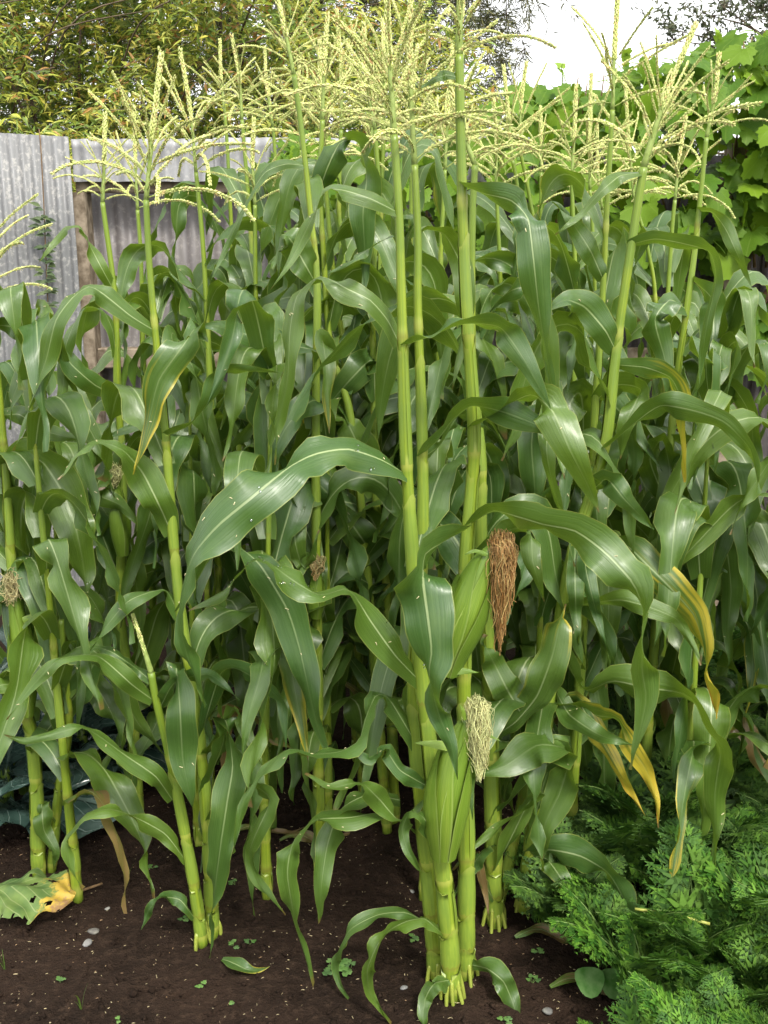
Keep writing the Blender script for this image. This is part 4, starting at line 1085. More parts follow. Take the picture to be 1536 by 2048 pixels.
F.leaf([(415, 1650), (460, 1600, -.05), (500, 1570, -.08), (540, 1600, -.1), (500, 1700, -.1), (520, 1770, -.1), (570, 1830, -.09)], 44, (40, 30, 40, 40, 10, 30, 40), wave=.09)
F.leaf([(400, 1480), (440, 1350, -.03), (480, 1340, -.06), (560, 1400, -.08), (572, 1500, -.08)], 50, (50, 40, 30, 10, 10))
F.leaf([(360, 1220), (400, 1150, -.03), (430, 1100, -.05), (470, 1090, -.07), (520, 1130, -.09), (575, 1220, -.1), (600, 1300, -.1), (622, 1400, -.1), (640, 1470, -.1), (662, 1520, -.1)], 66, (50, 50, 20, 0, 10, 5, 0, 5, 15, 50), fold=.3, wave=.05, fleck=5, peak=.55, tip=1.5)
G.leaf([(306, 1400), (265, 1370, -.04), (195, 1312, -.09), (120, 1318, -.12), (62, 1375, -.13), (15, 1435, -.13)], 46, (10, 5, 50, 45, 25, 20), fold=.35, wave=.05)
G.leaf([(302, 1362), (270, 1335, .02), (225, 1305, .0), (190, 1295, 0), (160, 1320, 0), (155, 1400, 0)], 34, (20, 15, 30, 50, 30, 10))
G.leaf([(345, 1600), (310, 1552, -.05), (250, 1510, -.08), (195, 1470, -.1), (160, 1455, -.1), (100, 1470, -.11), (50, 1482, -.11), (8, 1470, -.11)], 42, (10, 5, 5, 35, 30, 20, 15, 20), fold=.35, wave=.07)
G.leaf([(372, 1722), (330, 1668, -.03), (265, 1632, -.06), (215, 1618, -.08), (165, 1635, -.1), (135, 1680, -.1), (138, 1730, -.1), (162, 1775, -.09)], 36, (20, 15, 20, 40, 50, 40, 55, 30), wave=.13, fleck=0)
G.leaf([(388, 1835, -.01), (360, 1800, -.03), (320, 1795, -.05), (298, 1820, -.06), (282, 1858, -.06)], 30, (30, 20, 40, 30, 20), wave=.1, fleck=0)
G.leaf([(318, 1420, .01), (350, 1365, -.01), (420, 1350, -.03), (480, 1400, -.05)], 36, (40, 30, 20, 20))

# ---- left edge pair
H = Plant([(78, 1748), (68, 1500), (45, 1400), (28, 1200), (18, 1050), (8, 900), (-2, 780), (-20, 600)], tip=(-40, 290), seed=9,
          label='corn plant at the cabbage patch carrying a long ear with pale tangled silk', r0=.019, r1=.007, branches=15, auto=.35, az=1.6, blen=.75)
I = Plant([(103, 1740), (118, 1580), (138, 1450), (128, 1330), (122, 1240)], tip=None, seed=10, label='slim tasselless corn shoot beside the long-eared plant at the cabbages', r0=.013, r1=.008, auto=.6, az=.8)
J = Plant([(276, 1640), (262, 1400), (240, 1230), (246, 1050), (243, 900), (235, 780), (230, 600), (205, 405)], tip=(210, 228), seed=11,
          label='corn plant with short pale-silked ear in front of the fence post', r0=.018, r1=.0065, branches=14, auto=.55, az=2.9, blen=.8)
H.ear([(52, 1430), (48, 1340), (40, 1260), (32, 1200), (28, 1175)], dY=-.045, rad=.026, silk=(28, 1165), silk_to=(20, 1200), silkcol=(.62, .58, .28), brown=.1, husks=4,
      flags=(([(45, 1240), (70, 1235), (100, 1238)], 14),), silkn=110, spread=.04)
J.ear([(245, 1110), (240, 1050), (233, 990), (228, 958)], dY=-.03, rad=.022, silk=(228, 945), silk_to=(228, 975), silkcol=(.60, .60, .26), silkn=70, spread=.025)
H.leaf([(10, 930), (40, 912, -.03), (85, 925, -.06), (125, 985, -.09), (150, 1050, -.1), (165, 1120, -.1), (180, 1225, -.09)], 82, (50, 30, 5, 0, 0, 10, 30), fold=.35, wave=.06, fleck=5, peak=.45, drop=3)
H.leaf([(5, 830), (40, 830, -.03), (90, 862, -.06), (140, 875, -.08), (185, 890, -.08)], 40, (20, 5, 10, 20, 20))
H.leaf([(-10, 650), (30, 655, -.03), (70, 682, -.05), (48, 740, -.06), (25, 800, -.06), (18, 860, -.06)], 46, (30, 5, 45, 30, 30, 50), fleck=2)
H.leaf([(45, 1420), (20, 1370, -.06), (-20, 1380, -.1), (-60, 1430, -.1)], 46, (40, 20, 20, 20))
H.leaf([(66, 1500), (110, 1440, .02), (160, 1380, .03), (200, 1300, .03), (215, 1240, .02), (230, 1300, .0)], 56, (20, 10, 0, 10, 50, 20), wave=.06)
I.leaf([(125, 1480), (115, 1400, -.03), (118, 1330, -.05), (150, 1280, -.06), (160, 1380, -.08), (155, 1470, -.08)], 44, (40, 10, 10, 60, 10, 10))
I.leaf([(112, 1640, -.01), (85, 1610, -.04), (88, 1660, -.06), (110, 1700, -.06), (108, 1740, -.05)], 36, (30, 40, 5, 5, 20), wave=.06, fleck=0)
J.leaf([(230, 585), (200, 530, -.03), (175, 482, -.05), (160, 452, -.06), (135, 455, -.07), (105, 490, -.08), (78, 525, -.08)], 32, (15, 10, 20, 65, 35, 30, 30), fold=.3, wave=.02, fleck=0)
J.leaf([(236, 792), (190, 770, -.04), (142, 728, -.08), (118, 690, -.1), (100, 720, -.12), (80, 800, -.12)], 46, (10, 5, 10, 60, 30, 30))
J.leaf([(232, 712), (225, 660, -.02), (205, 620, -.04), (165, 618, -.06), (132, 690, -.07), (125, 780, -.07), (100, 860, -.06)], 40, (50, 60, 50, 50, 20, 10, 30))
J.leaf([(240, 880), (210, 940, -.04), (190, 985, -.06), (240, 1010, -.08), (290, 1060, -.08)], 46, (40, 20, 30, 10, 10), fleck=3)
J.leaf([(245, 920), (270, 880, -.03), (310, 840, -.04), (250, 860, -.08), (205, 880, -.1)], 40, (40, 50, 60, 10, 20))

# ---- the block behind: tops traced, bases in the soil
centre = 'corn plants in the middle of the block'
lab_c = 'pale-tasselled corn plant standing deep in the middle of the corn block'
lab_l = 'back-row corn plant at the iron fence with slim spike reaching up to the shrub'
lab_r = 'tasselled corn plant in the back row before the grape vine'
gl, gr = 'corn plants along the iron fence', 'corn plants along the grape vine'
K = [
 (2.35, [(632, 1000), (632, 770), (634, 570), (618, 400), (603, 260), (588, 150)], (548, -30), 'corn plant with big spreading tassel overlapping the leafy shrub', None, 17, .013),
 (2.50, [(705, 860), (662, 700), (648, 520), (640, 380), (645, 240)], (655, 30), lab_c, centre, 14, .012),
 (2.70, [(692, 760), (668, 560), (655, 420), (648, 330)], (640, 80), lab_c, centre, 13, .012),
 (2.95, [(698, 760), (688, 560), (678, 420), (682, 260)], (673, 20), lab_c, centre, 14, .012),
 (2.55, [(772, 1160), (752, 990), (748, 780), (745, 560), (757, 400), (750, 260)], (728, 48), lab_c, centre, 14, .0135),
 (3.00, [(757, 820), (760, 600), (762, 420), (768, 250)], (765, 40), lab_c, centre, 14, .012),
 (3.0, [(287, 740), (284, 590), (281, 500), (275, 420)], (268, 215), 'corn plant with sparse thin tassel just beside the fence post', None, 9, .012),
 (2.75, [(414, 640), (405, 480), (392, 345)], (360, 100), 'corn plant with many-branched tassel rising before the timber rail of the fence', None, 15, .012),
 (3.5, [(465, 520), (456, 320), (450, 230)], (440, 80), lab_l, gl, 11, .012),
 (3.2, [(512, 640), (500, 440), (484, 240)], (463, 72), lab_l, gl, 12, .012),
 (2.75, [(521, 880), (515, 700), (511, 560), (510, 410)], (508, 238), 'corn plant whose short tassel spike only just tops the iron fence', None, 10, .012),
 (3.6, [(558, 560), (551, 330), (546, 255)], (530, 95), lab_l, gl, 12, .012),
 (2.35, [(1186, 890), (1197, 730), (1207, 560), (1213, 430), (1225, 220)], (1237, -25), 'straight corn plant whose long tassel spike stands against the white sky', None, 11, .0125),
 (2.60, [(1345, 840), (1370, 640), (1388, 510), (1400, 400), (1413, 275)], (1437, 110), 'corn plant at the carrot side, its tassel against the grape leaves', None, 12, .0135),
 (3.2, [(1046, 660), (1040, 520), (1035, 380), (1025, 320)], (1007, 132), lab_r, gr, 13, .012),
 (3.4, [(1092, 600), (1060, 400), (1040, 300)], (1053, 125), lab_r, gr, 13, .012),
 (3.0, [(1150, 620), (1147, 460), (1143, 360)], (1152, 170), lab_r, gr, 14, .012),
 (3.6, [(1082, 560), (1082, 430), (1082, 345)], (1081, 215), lab_r, gr, 12, .012),
 (3.3, [(1190, 720), (1188, 520), (1180, 380)], (1183, 148), lab_r, gr, 12, .012),
 (3.4, [(1312, 640), (1296, 500), (1268, 400)], (1250, 160), lab_r, gr, 12, .012),
 (3.1, [(1002, 640), (995, 430), (992, 380)], (986, 190), lab_r, gr, 13, .012),
 (2.9, [(880, 560), (886, 420), (890, 340)], (905, 90), lab_c, centre, 14, .012),
 (3.0, [(1335, 600), (1345, 450), (1350, 400)], (1372, 235), lab_r, gr, 12, .012),
 (3.7, [(1215, 560), (1205, 420)], (1195, 250), lab_r, gr, 12, .012),
 (3.3, [(820, 600), (822, 420), (824, 300)], (835, 90), lab_c, centre, 13, .012),
 (3.7, [(610, 600), (606, 430), (602, 300)], (598, 120), lab_c, centre, 12, .012),
 (3.6, [(730, 600), (735, 430), (738, 330)], (742, 140), lab_c, centre, 12, .012),
]
block = []
for i, (Y, path, tip, lab, grp, nb, r0) in enumerate(K):
    p = Plant(path, Y=Y, tip=tip, seed=30+i, label=lab, group=grp, r0=r0+.003, r1=.006, branches=nb, auto=.95, sheath=.75, blen=1.05)
    block.append(p)
# traced blades on some of them
b = block
b[0].leaf([(616, 332), (572, 328, -.02), (530, 345, -.04), (495, 400, -.05), (460, 480, -.05), (420, 565, -.05)], 24, (20, 15, 55, 35, 20, 20), wave=.02, fleck=0)
b[0].leaf([(628, 560), (608, 525, -.02), (585, 485, -.04), (565, 470, -.05), (545, 540, -.06)], 64, (10, 5, 5, 60, 30), fold=.35)
b[0].leaf([(632, 700), (570, 688, -.05), (490, 668, -.09), (430, 652, -.12), (396, 655, -.13)], 56, (40, 20, 0, 10, 20), fold=.35, fleck=3, base=.2, peak=.55)
b[1].leaf([(640, 378), (655, 335, -.02), (680, 285, -.04), (715, 285, -.06), (733, 350, -.07), (726, 430, -.07), (730, 510, -.06), (728, 590, -.05)], 74, (10, 0, 10, 50, 5, 0, 20, 40), fold=.35, wave=.03, peak=.4, fleck=1)
b[4].leaf([(770, 1165), (745, 1110, -.04), (705, 1050, -.08), (680, 1010, -.1), (655, 1000, -.11), (630, 1050, -.12)], 66, (5, 0, 5, 15, 60, 40), fold=.35, fleck=4)
b[4].leaf([(772, 1165), (748, 1172, -.05), (705, 1150, -.08), (672, 1165, -.1), (650, 1210, -.1)], 38, (40, 30, 40, 30, 30))
b[4].leaf([(752, 990), (720, 900, -.04), (690, 840, -.07), (650, 840, -.09), (610, 880, -.1)], 70, (20, 0, 0, 10, 20), fleck=3)
b[0].leaf([(640, 1000), (600, 1010, -.04), (590, 1080, -.08), (610, 1140, -.08), (640, 1060, -.06)], 40, (30, 20, 10, 10, 30))
b[4].leaf([(750, 800, -.01), (745, 720, -.04), (700, 760, -.06), (650, 820, -.06), (630, 870, -.06)], 62, (40, 10, 0, 5, 20), fleck=3)
b[12].leaf([(1207, 560), (1180, 500, -.04), (1140, 440, -.07), (1105, 405, -.08)], 44, (10, 5, 20, 60))
b[12].leaf([(1190, 850), (1215, 920, -.08), (1190, 960, -.1), (1195, 1050, -.12), (1190, 1130, -.12)], 60, (40, 10, 0, 5, 10), fleck=3)
b[12].leaf([(1192, 800), (1235, 770, -.05), (1280, 780, -.1), (1250, 850, -.12), (1240, 920, -.12)], 56, (30, 30, 20, 10, 10))
b[13].leaf([(1395, 420), (1425, 425, -.03), (1455, 465, -.05), (1505, 578, -.07)], 30, (50, 20, 15, 20), wave=.02, fleck=0)
b[13].leaf([(1385, 560), (1425, 600, -.04), (1425, 680, -.06), (1405, 790, -.06), (1398, 850, -.05)], 52, (40, 10, 5, 15, 20))
b[13].leaf([(1375, 620), (1340, 600, -.04), (1310, 640, -.07), (1330, 720, -.08), (1340, 800, -.08)], 56, (30, 20, 5, 0, 10))
b[13].leaf([(1350, 830), (1400, 780, -.05), (1460, 770, -.09), (1500, 830, -.11), (1510, 930, -.11), (1530, 1020, -.1)], 48, (40, 40, 25, 20, 40, 20), wave=.06)
b[13].leaf([(1345, 880), (1390, 900, -.06), (1415, 960, -.1), (1435, 1050, -.12), (1450, 1135, -.12)], 60, (40, 30, 10, 5, 15), fleck=2)
b[13].leaf([(1330, 1000), (1300, 920, -.05), (1325, 880, -.08), (1340, 950, -.1), (1320, 1020, -.1), (1325, 1080, -.1)], 56, (30, 20, 50, 5, 10, 20))
b[13].leaf([(1300, 1100), (1345, 1078, -.1), (1395, 1105, -.16), (1455, 1145, -.2)], 52, (50, 20, 5, 10), fleck=2, base=.3)
b[13].leaf([(1330, 1080), (1400, 1050, -.08), (1450, 1090, -.14), (1462, 1180, -.18), (1456, 1260, -.2), (1462, 1320, -.2), (1448, 1345, -.2)], 52, (50, 40, 30, 40, 5, 10, 30))
b[13].leaf([(1330, 1120), (1400, 1180, -.08), (1470, 1200, -.14), (1500, 1270, -.18), (1505, 1350, -.2), (1490, 1430, -.2)], 48, (40, 30, 20, 40, 15, 20), mat='leaf_y1')
b[13].leaf([(1340, 960), (1420, 985, -.1), (1500, 1020, -.18), (1560, 1060, -.2)], 66, (30, 10, 5, 10), fleck=3)
b[4].ear([(758, 1370), (763, 1325), (768, 1290), (772, 1275)], dY=-.25, rad=.017, silk=(776, 1270), silk_to=(782, 1300), silkcol=(.55, .55, .2), silkn=40, spread=.02)
b[4].ear([(752, 1420), (760, 1385), (766, 1350), (768, 1335)], dY=-.22, rad=.016, silk=(768, 1325), silk_to=(776, 1400), silkcol=(.4, .3, .1), brown=.9, silkn=60, spread=.022)
b[0].ear([(630, 1235), (632, 1190), (635, 1150), (637, 1135)], dY=-.05, rad=.018, silk=(636, 1128), silk_to=(630, 1160), silkcol=(.5, .48, .2), brown=.2, silkn=40, spread=.02)
# filler plants whose tops hide among the others
fillers = [(-1.35, 2.9), (-1.0, 3.0), (-.62, 2.75), (-.28, 3.05), (.1, 2.75), (.42, 2.6), (.62, 2.95), (.95, 2.75), (1.3, 2.95), (1.55, 2.75), (-.15, 2.45), (-.55, 2.4), (.75, 2.35), (1.15, 2.5), (-.95, 2.55), (.35, 2.3), (-.35, 2.2), (1.2, 2.35), (1.42, 2.55), (.98, 2.2), (-1.2, 2.7), (-.75, 2.2), (.05, 2.25), (.55, 2.5), (-1.5, 2.6), (1.7, 2.9), (-.1, 2.9), (1.62, 2.5), (1.45, 2.3), (-.45, 2.55), (.2, 2.5), (.85, 2.55)]
for i, (fx_, fy_) in enumerate(fillers):
    r_ = random.Random(900+i); hgt = r_.uniform(1.1, 1.4)
    bx, by = (fx_ + r_.uniform(-.05, .05), fy_)
    v0 = Vector((bx, by, 0)); tx = bx + r_.uniform(-.06, .06)
    def toPix(p):
        d = p - Vector((0, 0, CAM_H)); dep = d.y*cp - d.z*sp; up = d.y*sp + d.z*cp
        return (768 + FPX*d.x/dep, 1024 - FPX*up/dep)
    path = [toPix(Vector((bx + (tx-bx)*q, by, hgt*q))) for q in (.25, .5, .75, 1)]
    pl = Plant(path, Y=by, tip=None, seed=200+i, label='leafy young corn plant without a tassel hidden among the taller stalks', group='untasselled corn plants inside the block', r0=.015, r1=.003, auto=.95, sheath=.6, avoid=False)
    pl.top = True
    block.append(pl)
for pl in (A, B, C): pl.auto_leaves(lo=.3, hi=1.45)
for pl in (D, E, F, G, H, J):
    pl.auto = max(pl.auto, .55) if pl not in (H, J) else .3; pl.auto_leaves(lo=.3, step=.10)
for pl in (E2, I): pl.auto_leaves(lo=.15, length=.5, w=.03)
for pl in block:
    pl.auto_leaves(step=.075, lo=.22)
    if getattr(pl, 'top', False): pl.used = []; pl.auto_leaves(lo=pl.len-.06, hi=pl.len-.004, step=.018, length=.5, w=.032)

# ---------------------------------------------------------------- carrots
def frond_mesh(seed, light):
    r = random.Random(seed); mb = MB(); L = r.uniform(.26, .34)
    e0, e1 = R(r.uniform(62, 82)), R(r.uniform(-10, 35)); n = 12; q = np.zeros(3); c = [q.copy()]; D = []
    for i in range(n):
        f = i/n; e = e0 + (e1-e0)*f**1.4; d = np.array([math.cos(e), .15*math.sin(f*4+seed), math.sin(e)]); D.append(d); q = q + d*L/n; c.append(q.copy())
    c = np.array(c); D.append(D[-1])
    tube(mb, c, np.linspace(.0022, .0008, n+1), 3, (.20, .32, .08, 1), cap=False)
    cols = [(.035, .115, .012), (.065, .175, .016), (.12, .26, .026)]
    for k in range(9):
        f = .34 + .64*k/9; i = min(n-1, int(f*n)); p = c[i] + (c[i+1]-c[i])*(f*n-i); d = norm(D[i])
        pl = (.088*(1-.85*(k/8)**1.5) + .014)*r.uniform(.85, 1.15)
        for sd in (-1, 1):
            side = norm(np.array([0, sd*1.0, 0]) + d*.75 + np.array([0, 0, -.25])); upv = norm(np.cross(side, d)*sd)
            tube(mb, np.array([p, p + side*pl]), [.0008, .0004], 3, (.12, .24, .05, 1), cap=False)
            m = 5
            for h in range(m+1):
                g = (h+.6)/(m+.6); pp = p + side*pl*g - np.array([0, 0, pl*.18*g*g]); sl = pl*.50*(1.1-g)+.008
                lat = norm(np.cross(side, upv))
                for s2 in ((-1, 1) if h < m else (0,)):
                    dd = norm(side*.7 + lat*s2*.8 + upv*r.uniform(-.3, .3)); qn = r.uniform(.8, 1.25); cl = r.choice(cols); cl = (cl[0]*qn*light, cl[1]*qn*light, cl[2]*qn*light, 1)
                    w = norm(np.cross(dd, upv))*sl*.17; e_ = pp + dd*sl
                    l2 = norm(dd*.8 + np.cross(dd, upv)*.7)*sl*.55; l3 = norm(dd*.8 - np.cross(dd, upv)*.7)*sl*.55; mid = pp + dd*sl*.4
                    mb.add([pp, mid + w, e_, mid - w], [(0, 1, 2, 3)], None, cl)
                    mb.add([mid - w*.6, mid + l2 - w*.2, mid + l2*1.05 + w*.4, mid + w], [(0, 1, 2, 3)], None, cl)
                    mb.add([mid + w*.6, mid + l3 + w*.2, mid + l3*1.05 - w*.4, mid - w], [(0, 1, 2, 3)], None, cl)
    return mb
frond_mb = [frond_mesh(s, 1.0) for s in range(6)]
frond_me = [m.mesh('carrot_frond', M['carrot'], False) for m in frond_mb]
def carrots():
    r = random.Random(63)
    spots = []
    def inside(x, y):        # left edge of the bed runs away from the camera
        edge = np.interp(y, [1.3, 1.7, 1.95, 2.15, 2.5, 3.0, 3.6], [.62, .50, .40, .42, .62, .85, 1.0])
        return edge + .05*math.sin(y*11) < x < 2.1
    tries = 0
    while len(spots) < 215 and tries < 30000:
        tries += 1
        y = r.uniform(1.25, 3.6); x = r.uniform(.3, 2.1)
        if not inside(x, y) or any((x-a)**2 + (y-b_)**2 < .092**2 for a, b_ in spots): continue
        spots.append((x, y))
    front = sorted(spots, key=lambda q: (q[0]-.75)**2*1.2 + (q[1]-1.7)**2)[:26]
    frs = set(front); mb = MB()
    for (x, y) in spots:
        nf = r.randrange(4, 7) if y < 2.3 else 3; sc = r.uniform(.85, 1.2)*(.8 if x < .6 else 1.0); a0 = r.uniform(0, 6)
        z0 = float(ground_z(x, y)) - .008
        near = (x, y) in frs; tone = r.uniform(.62, 1.08)
        if near:
            root = empty('carrot_plant', (x, y, z0))
            tag(root, 'feathery carrot plant with upright green fronds at the edge of the bed beside the soil', 'carrot plant', 'carrot plants along the near edge of the bed')
        for k in range(nf):
            v = r.randrange(6); a = a0 + k*2.4; s = sc*r.uniform(.75, 1.1)
            if near:
                o = bpy.data.objects.new('frond', frond_me[v]); COL.objects.link(o); o.parent = root
                o.rotation_euler = (r.uniform(-.2, .2), r.uniform(-.15, .2), a); o.scale = (s, s, s)
            else:
                Rm = np.array(Matrix.Rotation(a, 3, 'Z') @ Matrix.Rotation(r.uniform(-.2, .2), 3, 'X'))*s
                mb.merge(frond_mb[v], Rm, (x, y, z0), mul=tone*r.uniform(.85, 1.1))
    tag(link('carrot_foliage', mb.mesh('carrot_foliage', M['carrot'], False)), 'dense mass of feathery carrot tops filling the bed', 'carrots', kind='stuff')
carrots()

# ---------------------------------------------------------------- cabbages and loose leaves
def broad_leaf(mb, o, az, e0, L, W, r, curl=.9, ruff=.05, holes=False):
    n, m = (44, 36) if holes else (16, 12); q = np.array(o, float); c = [q.copy()]; ds = L/n
    for i in range(n):
        f = i/n; e = e0 - curl*f*f; q = q + np.array([math.cos(e)*math.cos(az), math.cos(e)*math.sin(az), math.sin(e)])*ds; c.append(q.copy())
    c = np.array(c); T = tangents(c); side = np.array([-math.sin(az), math.cos(az), 0]); p1, p2 = r.uniform(0, 6), r.uniform(0, 6)
    vv = []; uv = []
    for i in range(n+1):
        f = i/n; w = W*.5*(0.12 if f < .12 else min(1, (f-.10)/.32)**.6)*(1 - max(0, (f-.62)/.38)**2.6*.93); N = np.cross(T[i], -side)
        for j in range(m+1):
            u = -1 + 2*j/m
            h = .22*abs(u)*w + ruff*u*u*W*(math.sin(f*19 + (p1 if u < 0 else p2)) + .6*math.sin(f*33+p2)) + .018*W*math.sin(u*9+f*11)
            vv.append(c[i] + side*u*w*(1 + .05*math.sin(f*23+u*3)) + N*h); uv.append((j/m, f))
    for k in range(len(vv)): vv[k][2] = max(vv[k][2], .006 + .004*(k % 3))
    ff = [(i*(m+1)+j, i*(m+1)+j+1, (i+1)*(m+1)+j+1, (i+1)*(m+1)+j) for i in range(n) for j in range(m)]
    if holes:
        hs = [(.52, .62, .035), (.62, .30, .028), (.70, .72, .04), (.80, .2, .03), (.45, .8, .025)]
        def inhole(k):
            i, j = divmod(k, m); return any(((i/n-a)*1.0)**2 + ((j/m-b_)*.8)**2 < (h*(1+.3*math.sin(k)))**2 for a, b_, h in hs) or (j in (0, 1, m-1) and math.sin(i*1.7)*math.sin(i*.6) > .35)
        ff = [q_ for k, q_ in enumerate(ff) if not inhole(k)]
    mb.add(vv, ff, uv)
def cabbage(px, py, label, seed, nl=11, size=.30):
    r = random.Random(seed); Y = ground_Y(py); p = P(px, py, Y)
    root = empty('cabbage_plant', (p.x, p.y, 0)); tag(root, label, 'cabbage')
    st = MB(); tube(st, np.array([[0, 0, -.02], [0, 0, .12], [0, .01, .2]]), [.02, .017, .012], 8, (1, 1, .4, 1)); link('stem', st.mesh('cabbage_stem', M['stalk']), root)
    for k in range(nl):
        mb = MB(); a = k*2.4 + r.uniform(-.3, .3); f = k/nl
        broad_leaf(mb, (0, 0, .05 + .13*f), a, R(18 + 55*f), size*r.uniform(.85, 1.15)*(1-.3*f), size*.85*(1-.3*f), r, .9-.9*f*.6, .05)
        link('leaf', mb.mesh('cabbage_leaf', M['cabbage']), root)
cabbage(20, 1640, 'blue-green cabbage with wet waxy leaves at the foot of the left corn', 1, 13, .34)
cabbage(170, 1560, 'wet blue-green cabbage behind the pair of left corn stalks', 2, 12, .30)
cabbage(330, 1500, 'smaller dark cabbage deep in the shade between corn stalks', 3, 10, .24)
cabbage(-90, 1560, 'blue-green cabbage at the iron sheets, beside the left corn', 4, 12, .36)
cabbage(120, 1440, 'dark cabbage in the shade before the iron sheet', 5, 12, .34)

def loose_leaf():
    r = random.Random(3); p = P(-40, 1815, ground_Y(1815)); mb = MB()
    broad_leaf(mb, (0, 0, .05), R(-6), R(10), .25, .19, r, .55, .055, True)
    o = link('fallen_leaf', mb.mesh('old_broad_leaf', M['oldleaf']), None, (p.x, p.y, 0))
    tag(o, 'big old green leaf with yellow-brown rotting tip and holes lying on the soil', 'leaf')
    mb = MB(); st = spline([P(115, 1812, ground_Y(1812)) - p, P(150, 1795, ground_Y(1795)) - p, P(205, 1775, ground_Y(1775)) - p], 8); st[:, 2] = .012
    q = link('dry_twig', None) if False else None
    tube(mb, st, .0035, 6); o2 = link('dry_twig', mb.mesh('dry_twig', M['cane']), None, (p.x, p.y, 0)); tag(o2, 'thin brown twig lying beside the old broad leaf', 'twig')
    mb = MB(); c = spline([P(445, 1930, ground_Y(1930)), P(470, 1945, ground_Y(1945)), P(500, 1952, ground_Y(1952)), P(540, 1938, ground_Y(1938))], 20); c[:, 2] = .015 + .008*np.sin(np.linspace(0, 5, 21))
    T = tangents(c); X = norm(np.cross(T, np.array([0, -.35, 1.0])[None, :]))
    o3 = ribbon('corn_leaf_scrap', c, X, .016, r, M['leaf_y1'], np.array([0, 0, 0.0]), None, .4, .05, base=.3); tag(o3, 'curled yellow-green scrap of corn leaf lying on bare soil', 'leaf')
    mb = MB(); c = spline([P(1270, 1818, 1.95), P(1340, 1828, 1.93), P(1420, 1848, 1.9)], 10); tube(mb, c, .0035, 6, (0, 1, 1, 1))
    o4 = link('cut_stem', mb.mesh('cut_stem', M['stalk'])); tag(o4, 'pale bare stem lying across the carrot tops', 'stem')
    for k, (px, py, lab) in enumerate(((470, 1672, 'dry brown corn leaf lying in the shade between the stalks'), (1030, 1885, 'withered leaf on the soil at the thick-stalked corn roots'), (1100, 1985, 'withered brownish leaf strip on the soil below the carrots'), (560, 1690, 'dry leaf strip lying on dark soil in the shade'))):
        p0 = P(px, py, ground_Y(py)); c = spline([p0, p0 + Vector((.06, .02, 0)), p0 + Vector((.12, .0, 0)), p0 + Vector((.19, .03, 0))], 18); c[:, 2] = .014 + .008*np.sin(np.linspace(0, 6+k, 19))
        T = tangents(c); X = norm(np.cross(T, np.array([0, -.3, 1.0])[None, :]))
        tag(ribbon('dry_leaf', c, X, .015, r, M['leaf_d'], np.zeros(3), None, .3, .12, base=.3), lab, 'leaf')
loose_leaf()

